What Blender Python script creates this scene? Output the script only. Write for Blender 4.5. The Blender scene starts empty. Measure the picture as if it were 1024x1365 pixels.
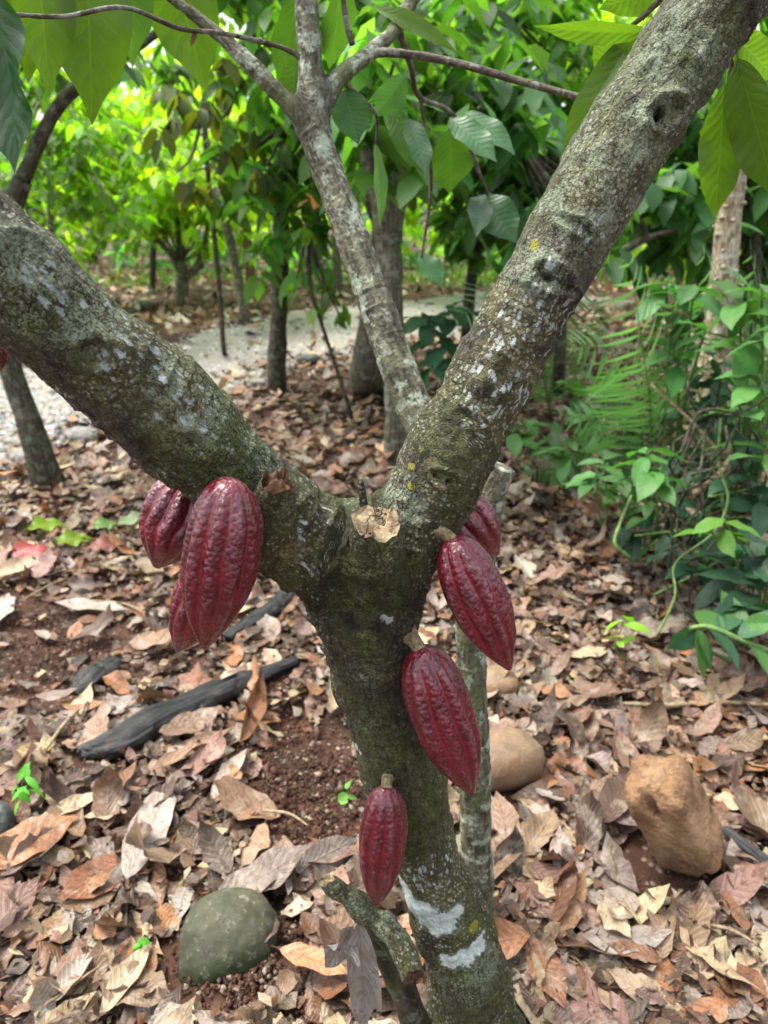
import bpy, math, random
import numpy as np
from mathutils import Vector
from mathutils.bvhtree import BVHTree

random.seed(7)
RNG = np.random.default_rng(11)
SC = bpy.context.scene
COL = SC.collection

# ------------------------------------------------------------------ camera frame (used to place real things in metres)
CAM_H = 1.30
PITCH = math.radians(22.7)
FPX = 986.0
CP, SP = math.cos(PITCH), math.sin(PITCH)
CAM = np.array([0, 0, CAM_H])
RIGHT = np.array([1.0, 0, 0]); FWD = np.array([0, CP, -SP]); UP = np.array([0, SP, CP])

def ray(px, py):
    return FWD + (px - 512) / FPX * RIGHT - (py - 682.5) / FPX * UP
def at(px, py, Y):
    d = ray(px, py); return CAM + d * (Y / d[1])
def depth(p): return float(np.dot(np.asarray(p) - CAM, FWD))
def wid(px, p): return px * depth(p) / FPX
def gnd(px, py, z=0.0):
    d = ray(px, py); t = (z - CAM_H) / d[2]; p = CAM + d * t
    p[2] = z; return p
def on_ground(px, py, lift=0.0):
    p = gnd(px, py)
    for _ in range(3): p = gnd(px, py, float(hgt(np.array([p[0]]), np.array([p[1]]))[0]) + lift)
    return p

# ------------------------------------------------------------------ vector noise
def _hash(ix, iy, iz):
    h = (ix.astype(np.int64) * 374761393 + iy.astype(np.int64) * 668265263 + iz.astype(np.int64) * 2147483647) & 0xffffffff
    h = ((h ^ (h >> 13)) * 1274126177) & 0xffffffff
    h = (h ^ (h >> 16)) & 0xffff
    return h / 32767.5 - 1.0
def vnoise(p):
    p = np.asarray(p, float); i = np.floor(p).astype(np.int64); f = p - i; f = f * f * (3 - 2 * f)
    x, y, z = i[:, 0], i[:, 1], i[:, 2]; fx, fy, fz = f[:, 0], f[:, 1], f[:, 2]
    def L(a, b, t): return a + (b - a) * t
    c = [[[_hash(x + a, y + b, z + g) for g in (0, 1)] for b in (0, 1)] for a in (0, 1)]
    return L(L(L(c[0][0][0], c[1][0][0], fx), L(c[0][1][0], c[1][1][0], fx), fy),
             L(L(c[0][0][1], c[1][0][1], fx), L(c[0][1][1], c[1][1][1], fx), fy), fz)
def fbm(p, oct=4, seed=0.0):
    s = np.zeros(len(p)); a = 1.0; q = np.asarray(p, float) + seed
    for _ in range(oct):
        s += a * vnoise(q); q = q * 2.03 + 17.3; a *= .5
    return s
def smooth(x, a, b):
    t = np.clip((x - a) / (b - a), 0, 1); return t * t * (3 - 2 * t)

def hgt(x, y):
    x = np.asarray(x, float); y = np.asarray(y, float)
    p = np.stack([x * 1.3, y * 1.3, np.zeros_like(x)], 1)
    near = .035 * fbm(p, 3, 3.1)
    far = .10 * vnoise(p * .18 + 9)
    mound = .03 * np.exp(-((x - .12) ** 2 + (y - .95) ** 2) / .35)
    return near * np.clip(1.2 - y * .03, .3, 1) + far * smooth(y, 4, 14) + mound - .02

# ------------------------------------------------------------------ object helpers
def tag(o, label=None, cat=None, group=None, kind=None):
    if label: o['label'] = label
    if cat: o['category'] = cat
    if group: o['group'] = group
    if kind: o['kind'] = kind
    return o
def empty(name, loc, label, cat, group=None):
    o = bpy.data.objects.new(name, None); COL.objects.link(o); o.location = [float(c) for c in loc]
    o.empty_display_size = .05
    bpy.context.view_layer.update()
    return tag(o, label, cat, group)
def put(name, V, F, mat, parent=None, tint=None, luv=None, smooth_=True, attrs=None):
    """one mesh object; V world coordinates (moved to the parent's space), F: (n,k) array or list of arrays"""
    V = np.asarray(V, float)
    if parent is not None: V = V - np.array(parent.location)
    me = bpy.data.meshes.new(name)
    Fl = F if isinstance(F, list) else [np.asarray(F)]
    Fl = [np.asarray(f, np.int32) for f in Fl if len(f)]
    me.vertices.add(len(V)); me.vertices.foreach_set('co', V.astype(np.float32).ravel())
    loops = np.concatenate([f.ravel() for f in Fl]); sizes = np.concatenate([np.full(len(f), f.shape[1], np.int32) for f in Fl])
    starts = np.concatenate([[0], np.cumsum(sizes)[:-1]]).astype(np.int32)
    me.loops.add(len(loops)); me.loops.foreach_set('vertex_index', loops.astype(np.int32))
    me.polygons.add(len(sizes)); me.polygons.foreach_set('loop_start', starts); me.polygons.foreach_set('loop_total', sizes)
    me.update(calc_edges=True); me.validate()
    if smooth_: me.polygons.foreach_set('use_smooth', np.ones(len(me.polygons), bool))
    if tint is not None:
        a = me.attributes.new('tint', 'FLOAT_COLOR', 'POINT')
        a.data.foreach_set('color', np.concatenate([tint, np.ones((len(tint), 1))], 1).astype(np.float32).ravel())
    if luv is not None:
        a = me.attributes.new('luv', 'FLOAT_VECTOR', 'POINT'); a.data.foreach_set('vector', np.asarray(luv, np.float32).ravel())
    for k, v in (attrs or {}).items():
        v = np.asarray(v, np.float32)
        if v.ndim == 1:
            a = me.attributes.new(k, 'FLOAT', 'POINT'); a.data.foreach_set('value', v)
        else:
            a = me.attributes.new(k, 'FLOAT_VECTOR', 'POINT'); a.data.foreach_set('vector', v.ravel())
    me.materials.append(mat)
    o = bpy.data.objects.new(name, me); COL.objects.link(o)
    if parent is not None: o.parent = parent
    return o

# ------------------------------------------------------------------ node helper
class Mat:
    def __init__(s, name):
        s.m = bpy.data.materials.new(name); s.m.use_nodes = True; s.t = s.m.node_tree; s.t.nodes.clear()
        s.out = s.t.nodes.new('ShaderNodeOutputMaterial')
    def n(s, typ, props=None, **kw):
        nd = s.t.nodes.new(typ)
        for k, v in (props or {}).items(): setattr(nd, k, v)
        for k, v in kw.items():
            k2 = int(k[1:]) if k[0] == 'i' and k[1:].isdigit() else k.replace('_', ' ')
            s.set(nd.inputs[k2], v)
        return nd
    def set(s, sock, v):
        if isinstance(v, bpy.types.NodeSocket): s.t.links.new(v, sock)
        elif isinstance(v, (tuple, list)) and sock.type == 'RGBA' and len(v) == 3: sock.default_value = (*v, 1)
        else: sock.default_value = v
    def attr(s, name, out='Fac'): return s.n('ShaderNodeAttribute', {'attribute_name': name}).outputs[out]
    def pos(s): return s.n('ShaderNodeTexCoord').outputs['Object']
    def scl(s, v, sc): return s.n('ShaderNodeMapping', None, Vector=v, Scale=sc).outputs[0]
    def noise(s, v, scale, detail=4, rough=.6, dist=0): return s.n('ShaderNodeTexNoise', None, Vector=v, Scale=scale, Detail=detail, Roughness=rough, Distortion=dist).outputs[0]
    def vor(s, v, scale, feat='F1', out=0, rnd=1.0):
        return s.n('ShaderNodeTexVoronoi', {'feature': feat}, Vector=v, Scale=scale, Randomness=rnd).outputs[out]
    def mix(s, f, a, b, mode='MIX'): return s.n('ShaderNodeMixRGB', {'blend_type': mode}, Fac=f, Color1=a, Color2=b).outputs[0]
    def math(s, op, a, b=0.0, c=0.0): return s.n('ShaderNodeMath', {'operation': op}, i0=a, i1=b, i2=c).outputs[0]
    def rng(s, v, a, b, c=0.0, d=1.0):
        nd = s.n('ShaderNodeMapRange', {'interpolation_type': 'SMOOTHSTEP'}, Value=v); 
        for k, x in zip((1, 2, 3, 4), (a, b, c, d)): s.set(nd.inputs[k], x)
        return nd.outputs[0]
    def bump(s, h, strength=.5, dist=.01, nrm=None):
        nd = s.n('ShaderNodeBump', None, Height=h, Strength=strength, Distance=dist)
        if nrm is not None: s.set(nd.inputs['Normal'], nrm)
        return nd.outputs[0]
    def pbr(s, col, rough=.6, nrm=None, spec=.4, coat=0.0, sub=0.0):
        nd = s.n('ShaderNodeBsdfPrincipled', None, Base_Color=col, Roughness=rough)
        s.set(nd.inputs['Specular IOR Level'], spec)
        if coat: s.set(nd.inputs['Coat Weight'], coat); s.set(nd.inputs['Coat Roughness'], .13)
        if nrm is not None: s.set(nd.inputs['Normal'], nrm)
        return nd.outputs[0]
    def done(s, sh):
        s.t.links.new(sh, s.out.inputs['Surface']); return s.m

# ------------------------------------------------------------------ materials
def bark_main():
    m = Mat('bark_lichen'); bk = m.attr('bark', 'Vector'); p = m.pos()
    fine = m.noise(p, 250, 4, .7)
    grain = m.noise(p, 430, 3, .65)
    long_ = m.noise(m.scl(bk, (150, 150, 34)), 1.0, 6, .72, 1.0)
    crk = m.vor(m.n('ShaderNodeVectorMath', {'operation': 'ADD'}, i0=m.scl(p, (92, 92, 92)), i1=m.n('ShaderNodeTexNoise', None, Vector=p, Scale=80.0).outputs[1]).outputs[0], 1.0, 'DISTANCE_TO_EDGE', 'Distance')
    ring = m.noise(m.scl(bk, (8, 8, 120)), 1.0, 3, .6)
    blot = m.noise(p, 24, 6, .7)
    blot2 = m.noise(p, 62, 5, .7)
    base = m.mix(m.rng(long_, .38, .60), (.013, .010, .006), (.085, .070, .040))
    base = m.mix(m.math('MULTIPLY', m.rng(m.math('ADD', m.math('MULTIPLY', fine, .7), m.math('MULTIPLY', long_, .3)), .51, .64), .85), base, (.185, .165, .115))
    base = m.mix(m.math('MULTIPLY', m.rng(blot, .52, .64), .5), base, (.07, .066, .033))
    moss = m.math('MULTIPLY', m.attr('moss'), m.rng(m.math('ADD', m.math('MULTIPLY', blot2, .8), m.math('MULTIPLY', grain, .7)), .56, .80))
    base = m.mix(m.math('MULTIPLY', moss, .9), base, m.mix(m.rng(grain, .38, .62), (.026, .036, .006), (.130, .162, .024)))
    base = m.mix(m.math('MULTIPLY', m.attr('darker_bark'), m.rng(m.math('ADD', blot2, m.math('MULTIPLY', fine, .4)),   .50, .78, .58, .10)), base, (.018, .014, .009))
    cellv = m.scl(p, (205, 205, 205))
    cell = m.vor(cellv, 1.0, 'F1', 'Distance'); sep = m.n('ShaderNodeSeparateColor', None, Color=m.vor(cellv, 1.0, 'F1', 'Color')).outputs
    crust = m.math('MAXIMUM', m.attr('crust'), m.math('MULTIPLY', m.rng(blot, .40, .56), .5))
    fl = m.math('MULTIPLY', m.rng(m.math('ADD', cell, m.math('MULTIPLY', m.math('SUBTRACT', grain, .5), .8)), .50, .30), m.math('MULTIPLY', m.math('GREATER_THAN', m.math('ADD', sep[0], m.math('MULTIPLY', crust, .6)), .66), m.math('MULTIPLY', m.rng(crust, .05, .4), m.rng(m.attr('darker_bark'), .2, .9, 1.0, .15))))
    base = m.mix(m.math('MULTIPLY', m.attr('crust'), m.rng(fine, .35, .6, .2, .75)), base, m.mix(m.rng(blot2, .4, .6), (.135, .095, .028), (.20, .18, .085)))
    base = m.mix(m.math('MULTIPLY', fl, .85), base, m.mix(sep[1], (.24, .215, .12), (.52, .53, .45)))
    grey = m.math('MULTIPLY', m.attr('grey'), m.rng(m.math('ADD', m.math('ADD', m.math('ADD', m.math('MULTIPLY', blot2, .4), m.math('MULTIPLY', blot, .55)), m.math('MULTIPLY', long_, .35)), m.math('MULTIPLY', grain, .35)), .76, .90))
    base = m.mix(m.math('MULTIPLY', grey, .85), base, m.mix(m.rng(grain, .35, .65), (.145, .18, .10), (.37, .43, .30)))
    warp = m.n('ShaderNodeVectorMath', {'operation': 'ADD'}, i0=m.scl(bk, (150, 150, 78)), i1=m.n('ShaderNodeTexNoise', None, Vector=m.scl(bk, (200, 200, 160)), Scale=1.0, Detail=3).outputs[1]).outputs[0]
    d = m.vor(warp, 1.0, 'F1', 'Distance'); dc = m.n('ShaderNodeSeparateColor', None, Color=m.vor(warp, 1.0, 'F1', 'Color')).outputs
    dd = m.rng(m.math('ADD', d, m.math('MULTIPLY', m.math('SUBTRACT', grain, .5), .7)), .46, .34)
    dash = m.math('MULTIPLY', m.math('MULTIPLY', dd, m.math('GREATER_THAN', dc[0], .46)), m.rng(m.attr('dash'), .3, .6))
    base = m.mix(m.math('MULTIPLY', dash, .9), base, m.mix(dc[1], (.34, .40, .38), (.62, .68, .66)))
    wn = m.math('ADD', m.attr('white'), m.math('MULTIPLY', m.math('SUBTRACT', m.math('ADD', m.math('MULTIPLY', blot2, .75), m.math('MULTIPLY', fine, .55)), .65), 2.6))
    halo = m.math('MULTIPLY', m.rng(wn, .05, .5), m.rng(m.attr('white'), .0, .1))
    base = m.mix(m.math('MULTIPLY', halo, .7), base, m.mix(m.rng(grain, .35, .65), (.13, .16, .09), (.30, .36, .27)))
    white = m.math('MULTIPLY', m.rng(wn, .50, .66), m.rng(m.attr('white'), .02, .2))
    base = m.mix(m.math('MULTIPLY', white, m.rng(m.math('ADD', grain, m.math('MULTIPLY', crk, 1.2)), .34, .48, .45, 1.0)), base, m.mix(m.rng(blot2, .4, .6), (.55, .68, .62), (.82, .87, .84)))
    yel = m.math('MULTIPLY', m.rng(m.math('ADD', m.attr('yellow'), m.math('MULTIPLY', m.math('SUBTRACT', fine, .5), 1.8)), .5, .7), m.rng(m.attr('yellow'), .02, .2))
    base = m.mix(yel, base, (.34, .34, .03))
    wood = m.attr('wood')
    base = m.mix(wood, base, m.mix(m.rng(fine, .35, .65), (.12, .085, .040), (.30, .25, .14)))
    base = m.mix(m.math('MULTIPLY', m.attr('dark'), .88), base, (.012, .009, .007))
    lich = m.math('MAXIMUM', white, m.math('MAXIMUM', dash, grey))
    crack = m.math('MULTIPLY', m.rng(crk, .09, .0), m.math('SUBTRACT', 1.0, m.math('MULTIPLY', lich, .8)))
    base = m.mix(m.math('MULTIPLY', crack, .35), base, (.014, .010, .007))
    h = m.math('ADD', m.math('MULTIPLY', long_, 1.5), m.math('MULTIPLY', fine, .7))
    h = m.math('ADD', h, m.math('MULTIPLY', grain, .45)); h = m.math('SUBTRACT', h, m.math('MULTIPLY', crack, .30))
    h = m.math('ADD', h, m.math('MULTIPLY', ring, .35))
    h = m.math('ADD', h, m.math('MULTIPLY', fl, .3)); h = m.math('ADD', h, m.math('MULTIPLY', dash, .3)); h = m.math('ADD', h, m.math('MULTIPLY', white, .45))
    return m.done(m.pbr(base, m.rng(grain, .3, .7, .5, .8), m.bump(h, 1.0, .0062), .42))

def bark_plain(name, c1, c2, lich=(.30, .34, .27), amt=.5, mossc=(.07, .085, .025), ms=.5):
    m = Mat(name); bk = m.attr('bark', 'Vector'); p = m.pos()
    a = m.noise(m.scl(bk, (90, 90, 22)), 1.0, 5, .65); b = m.noise(p, 11, 5, .65); f = m.noise(m.scl(bk, (190, 190, 150)), 1, 3)
    base = m.mix(m.rng(a, .35, .65), c1, c2)
    base = m.mix(m.math('MULTIPLY', m.rng(b, .48, .62), ms), base, mossc)
    base = m.mix(m.math('MULTIPLY', m.rng(m.math('ADD', m.noise(p, 27, 4, .6), m.math('MULTIPLY', f, .3)), .66, .78), amt), base, lich)
    band = m.noise(m.scl(bk, (5, 5, 26)), 1.0, 3, .6)
    base = m.mix(m.math('MULTIPLY', m.math('MULTIPLY', m.rng(band, .58, .66), m.rng(f, .35, .55)), amt), base, lich)
    base = m.mix(m.math('MULTIPLY', m.rng(f, .45, .3), .5), base, m.mix(1.0, base, (.35, .33, .3), 'MULTIPLY'))
    return m.done(m.pbr(base, .75, m.bump(m.math('ADD', m.math('ADD', a, m.math('MULTIPLY', f, .6)), m.math('MULTIPLY', band, .4)), 1.0, .006), .3))

def leaf_mat(name, vein=.35, nv=11.0, trans=.38, rough=.38, transmul=(1.9, 2.1, .7), spec=.4, mott=.25, veinc=None):
    m = Mat(name); t = m.attr('tint', 'Color'); luv = m.attr('luv', 'Vector'); p = m.pos()
    s = m.n('ShaderNodeSeparateXYZ', None, Vector=luv).outputs
    au = m.math('ABSOLUTE', s[0])
    wv = m.math('MULTIPLY', m.noise(m.scl(luv, (1.2, 5, 1)), 1.6, 3, .6), .9)
    ph = m.math('ADD', m.math('SUBTRACT', m.math('MULTIPLY', s[1], nv), m.math('MULTIPLY', m.math('POWER', au, .8), 1.7)), wv)
    tri = m.math('ABSOLUTE', m.math('SUBTRACT', m.math('FRACT', ph), .5))
    side = m.math('MULTIPLY', m.rng(tri, .07, .0), m.rng(au, 1.0, .3, .2, .8)); mid = m.rng(au, .06, .015)
    v = m.math('MAXIMUM', side, mid)
    mo = m.noise(p, 45, 4, .6)
    col = m.mix(m.rng(mo, .3, .7, 0, mott), t, m.mix(1.0, t, (.45, .42, .40), 'MULTIPLY'))
    vc = m.mix(1.0, t, veinc or (1.5, 1.5, 1.3), 'MULTIPLY')
    col = m.mix(m.math('MULTIPLY', v, vein), col, vc)
    quilt = m.math('SUBTRACT', m.math('MULTIPLY', tri, 1.3), m.math('MULTIPLY', v, .35))
    nrm = m.bump(m.math('ADD', quilt, m.math('MULTIPLY', mo, .35)), .35, .0022)
    sh = m.pbr(col, rough, nrm, spec)
    if trans:
        tr = m.n('ShaderNodeBsdfTranslucent', None, Color=m.mix(1.0, col, transmul, 'MULTIPLY'), Normal=nrm).outputs[0]
        sh = m.n('ShaderNodeMixShader', None, i0=trans, i1=sh, i2=tr).outputs[0]
    return m.done(sh)

def dead_mat():
    m = Mat('dead_leaf_skin'); t = m.attr('tint', 'Color'); luv = m.attr('luv', 'Vector'); p = m.pos()
    s = m.n('ShaderNodeSeparateXYZ', None, Vector=luv).outputs
    au = m.math('ABSOLUTE', s[0])
    wv = m.math('MULTIPLY', m.noise(p, 16, 3, .6), 2.2)
    ph = m.math('ADD', m.math('SUBTRACT', m.math('MULTIPLY', s[1], 9.0), m.math('MULTIPLY', m.math('POWER', au, .8), 1.9)), wv)
    tri = m.math('ABSOLUTE', m.math('SUBTRACT', m.math('FRACT', ph), .5))
    v = m.math('MAXIMUM', m.rng(tri, .10, .0), m.rng(au, .09, .015))
    a = m.noise(p, 42, 6, .7); b = m.noise(p, 120, 4, .65); c = m.noise(p, 17, 4, .65)
    col = m.mix(m.math('MULTIPLY', m.rng(a, .45, .66), .65), t, m.mix(1.0, t, (.40, .33, .28), 'MULTIPLY'))
    col = m.mix(m.math('MULTIPLY', m.rng(c, .53, .64), .55), col, m.mix(.6, t, (.46, .39, .31)))
    col = m.mix(m.math('MULTIPLY', v, .22), col, m.mix(1.0, t, (.5, .42, .36), 'MULTIPLY'))
    col = m.mix(m.math('MULTIPLY', m.rng(b, .62, .70), .7), col, (.035, .024, .017))
    h = m.math('ADD', m.math('MULTIPLY', tri, .8), m.math('MULTIPLY', v, .35)); h = m.math('ADD', h, m.math('MULTIPLY', a, 1.3)); h = m.math('ADD', h, m.math('MULTIPLY', b, .4))
    nrm = m.bump(h, .8, .0035)
    sh = m.pbr(col, m.rng(a, .3, .7, .34, .6), nrm, .5)
    tr = m.n('ShaderNodeBsdfTranslucent', None, Color=m.mix(1.0, col, (1.2, .9, .6), 'MULTIPLY')).outputs[0]
    return m.done(m.n('ShaderNodeMixShader', None, i0=.10, i1=sh, i2=tr).outputs[0])

def pod_mat():
    m = Mat('pod_skin'); r = m.attr('ridge'); p = m.pos(); tt = m.attr('along')
    a = m.noise(p, 120, 4, .6); b = m.noise(p, 38, 4, .6); c = m.noise(p, 330, 3, .6)
    col = m.mix(m.rng(b, .35, .68), (.074, .0036, .010), (.140, .007, .018))
    col = m.mix(m.math('MULTIPLY', m.rng(r, .35, .0), .55), col, (.22, .013, .028))
    bloom = m.math('MULTIPLY', m.rng(r, .55, .95), m.rng(m.math('ADD', a, m.math('MULTIPLY', c, .3)), .58, .80))
    col = m.mix(m.math('MULTIPLY', bloom, .16), col, (.42, .25, .30))
    col = m.mix(m.math('MULTIPLY', m.rng(c, .64, .72), .35), col, (.05, .006, .010))
    lum = m.vor(p, 170, 'F1', 'Distance')
    h = m.math('ADD', m.math('MULTIPLY', a, .8), m.math('MULTIPLY', lum, -.75)); h = m.math('MULTIPLY', m.math('ADD', h, m.math('MULTIPLY', c, .3)), m.rng(r, .0, .7, .25, 1.0))
    nrm = m.bump(h, .85, .0032)
    return m.done(m.pbr(col, m.rng(a, .3, .7, .20, .40), nrm, .6, .4))

def rock_mat(name, c1, c2, c3, s=1.0, rough=.8, bumpd=.006, ms=.5):
    m = Mat(name); p = m.pos()
    a = m.noise(p, 9 * s, 6, .65); b = m.noise(p, 60 * s, 5, .7); c = m.noise(p, 4 * s, 3, .6); v = m.vor(p, 70 * s, 'F1', 'Distance')
    col = m.mix(m.rng(a, .35, .65), c1, c2)
    col = m.mix(m.math('MULTIPLY', m.rng(c, .45, .6), ms), col, c3)
    col = m.mix(m.math('MULTIPLY', m.rng(b, .55, .7), .5), col, m.mix(.5, col, (.5, .42, .33)))
    col = m.mix(m.math('MULTIPLY', m.rng(b, .42, .3), .5), col, m.mix(1.0, col, (.35, .33, .3), 'MULTIPLY'))
    return m.done(m.pbr(col, rough, m.bump(m.math('ADD', b, m.math('MULTIPLY', v, .5)), .8, bumpd), .35))

def soil_mat():
    m = Mat('soil'); p = m.pos()
    a = m.noise(p, 3.0, 5, .65); b = m.noise(p, 45, 6, .7); c = m.noise(p, 160, 4, .65); v = m.vor(p, 75, 'F1', 'Distance'); vc = m.vor(p, 75, 'F1', 'Color')
    s = m.n('ShaderNodeSeparateColor', None, Color=vc).outputs
    col = m.mix(m.rng(a, .35, .65), (.038, .021, .013), (.10, .046, .028))
    col = m.mix(m.math('MULTIPLY', m.rng(b, .5, .68), .7), col, (.14, .075, .05))
    col = m.mix(m.math('MULTIPLY', m.math('GREATER_THAN', s[0], .80), m.rng(v, .5, .3)), col, m.mix(s[1], (.12, .09, .07), (.30, .24, .19)))
    h = m.math('ADD', m.math('MULTIPLY', b, 1.0), m.math('MULTIPLY', c, .5)); h = m.math('ADD', h, m.math('MULTIPLY', v, -.4))
    return m.done(m.pbr(col, .85, m.bump(h, 1.0, .012), .25))

def gravel_mat():
    m = Mat('gravel'); p = m.pos()
    v = m.vor(p, 38, 'F1', 'Distance'); s = m.n('ShaderNodeSeparateColor', None, Color=m.vor(p, 38, 'F1', 'Color')).outputs
    w = m.noise(p, 1.3, 5, .6); f = m.noise(p, 120, 4)
    col = m.mix(s[0], (.19, .185, .165), (.35, .34, .31))
    col = m.mix(m.math('MULTIPLY', m.rng(v, .45, .62), .6), col, (.13, .12, .10))
    col = m.mix(m.math('MULTIPLY', m.rng(w, .45, .62), .55), col, (.26, .225, .17))
    col = m.mix(m.math('MULTIPLY', m.rng(f, .5, .7), .4), col, (.38, .37, .35))
    return m.done(m.pbr(col, .85, m.bump(m.math('SUBTRACT', m.math('MULTIPLY', f, .3), v), .9, .015), .3))

def plain(name, c1, c2, scale=60, rough=.6, bd=.003, spec=.35):
    m = Mat(name); p = m.pos(); a = m.noise(p, scale, 5, .65)
    return m.done(m.pbr(m.mix(m.rng(a, .35, .65), c1, c2), rough, m.bump(a, .7, bd), spec))

def cut_mat():
    m = Mat('cut_wood'); p = m.pos(); a = m.noise(p, 60, 5, .7); b = m.noise(p, 190, 4, .7)
    w = m.n('ShaderNodeVectorMath', {'operation': 'ADD'}, i0=m.scl(p, (24, 24, 24)), i1=m.n('ShaderNodeTexNoise', None, Vector=p, Scale=70.0).outputs[1]).outputs[0]
    e = m.rng(m.vor(w, 1.0, 'DISTANCE_TO_EDGE', 'Distance'), .035, .0)
    col = m.mix(m.rng(a, .35, .62), (.13, .085, .045), (.36, .28, .165)); col = m.mix(m.math('MULTIPLY', m.rng(b, .55, .68), .5), col, (.46, .39, .26)); col = m.mix(m.math('MULTIPLY', e, .85), col, (.03, .018, .01))
    return m.done(m.pbr(col, .75, m.bump(m.math('SUBTRACT', m.math('ADD', a, m.math('MULTIPLY', b, .5)), e), 1.0, .006), .3))

def char_mat():
    m = Mat('charred_wood'); bk = m.attr('bark', 'Vector'); a = m.noise(m.scl(bk, (130, 130, 12)), 1, 5, .65); b = m.noise(m.pos(), 25, 4)
    col = m.mix(m.rng(a, .35, .7), (.005, .005, .005), (.038, .039, .040)); col = m.mix(m.math('MULTIPLY', m.rng(b, .6, .7), .5), col, (.075, .055, .042))
    return m.done(m.pbr(col, .5, m.bump(a, 1.0, .008), .45))

M = dict(
    bark=bark_main(),
    stem=bark_plain('bark_grey_green', (.042, .040, .025), (.165, .158, .105), (.36, .41, .32), .85, (.10, .12, .045), .75),
    twig=bark_plain('bark_twig', (.045, .037, .026), (.15, .125, .09), (.33, .35, .30), .5, (.08, .08, .03), .4),
    darkbark=bark_plain('bark_dark', (.016, .012, .009), (.075, .056, .040), (.16, .2, .13), .45, (.05, .065, .02), .5),
    midbark=bark_plain('bark_mid', (.040, .034, .026), (.155, .128, .095), (.26, .29, .23), .6, (.085, .10, .035), .55),
    redbark=bark_plain('bark_red', (.09, .045, .025), (.22, .12, .075), (.25, .2, .15), .3, (.1, .08, .04), .2),
    pale=bark_plain('bark_pale', (.15, .11, .06), (.50, .42, .29), (.55, .53, .45), .6, (.20, .14, .05), .35),
    leaf=leaf_mat('leaf_green'),
    herb=leaf_mat('leaf_fleshy', .25, 6.0, .30, .48, (1.6, 1.9, .7), .3, .3),
    far=leaf_mat('leaf_far', .15, 8.0, .55, .45, (2.1, 2.2, .5), .35, .1),
    fern=leaf_mat('leaf_fern', .2, 1.0, .35, .5, (1.6, 1.9, .7), .3, .1),
    dead=dead_mat(), pod=pod_mat(), soil=soil_mat(), gravel=gravel_mat(), char=char_mat(),
    stalk=plain('pod_stalk', (.10, .075, .038), (.30, .235, .13), 120, .75, .004),
    cut=cut_mat(),
    hollow=plain('rotten_wood', (.035, .018, .010), (.15, .075, .035), 90, .85, .005),
    mossrock=rock_mat('rock_mossy', (.040, .046, .026), (.085, .078, .050), (.022, .038, .010), 1.0, .75, .003, .8),
    brownrock=rock_mat('rock_brown', (.155, .082, .040), (.33, .195, .098), (.40, .27, .15), 1.5, .85, .009, .35),
    smoothrock=rock_mat('rock_smooth', (.15, .10, .06), (.25, .175, .105), (.20, .105, .055), 1.6, .6, .002, .6),
    greyrock=rock_mat('rock_grey', (.16, .155, .14), (.32, .31, .29), (.1, .11, .08), 1.5, .8, .004, .4),
    darkrock=rock_mat('rock_dark', (.05, .06, .055), (.12, .13, .12), (.06, .08, .04), 1.2, .7, .004, .4),
    stemgreen=plain('green_stem', (.07, .14, .03), (.15, .25, .07), 40, .5),
    stembrown=plain('dry_stem', (.16, .11, .06), (.34, .26, .15), 70, .7),
)

# ------------------------------------------------------------------ tubes
def spline(P, n):
    """Catmull-Rom through rows of P (any columns)"""
    P = np.asarray(P, float)
    if len(P) < 3:
        t = np.linspace(0, 1, n)[:, None]; return P[0] + (P[-1] - P[0]) * t
    Q = np.vstack([2 * P[0] - P[1], P, 2 * P[-1] - P[-2]])
    u = np.linspace(0, len(P) - 1 - 1e-9, n); k = u.astype(int); t = (u - k)[:, None]
    a, b, c, d = Q[k], Q[k + 1], Q[k + 2], Q[k + 3]
    return .5 * (2 * b + (c - a) * t + (2 * a - 5 * b + 4 * c - d) * t * t + (3 * b - a - 3 * c + d) * t ** 3)
def frames(C):
    T = np.gradient(C, axis=0); T /= np.linalg.norm(T, axis=1, keepdims=True) + 1e-12
    n = np.cross(T[0], [0.3, .9, .2]); n /= np.linalg.norm(n); Ns = [n]
    for i in range(1, len(C)):
        n = Ns[-1] - T[i] * np.dot(Ns[-1], T[i]); Ns.append(n / (np.linalg.norm(n) + 1e-12))
    Ns = np.array(Ns); return T, Ns, np.cross(T, Ns)
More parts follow.
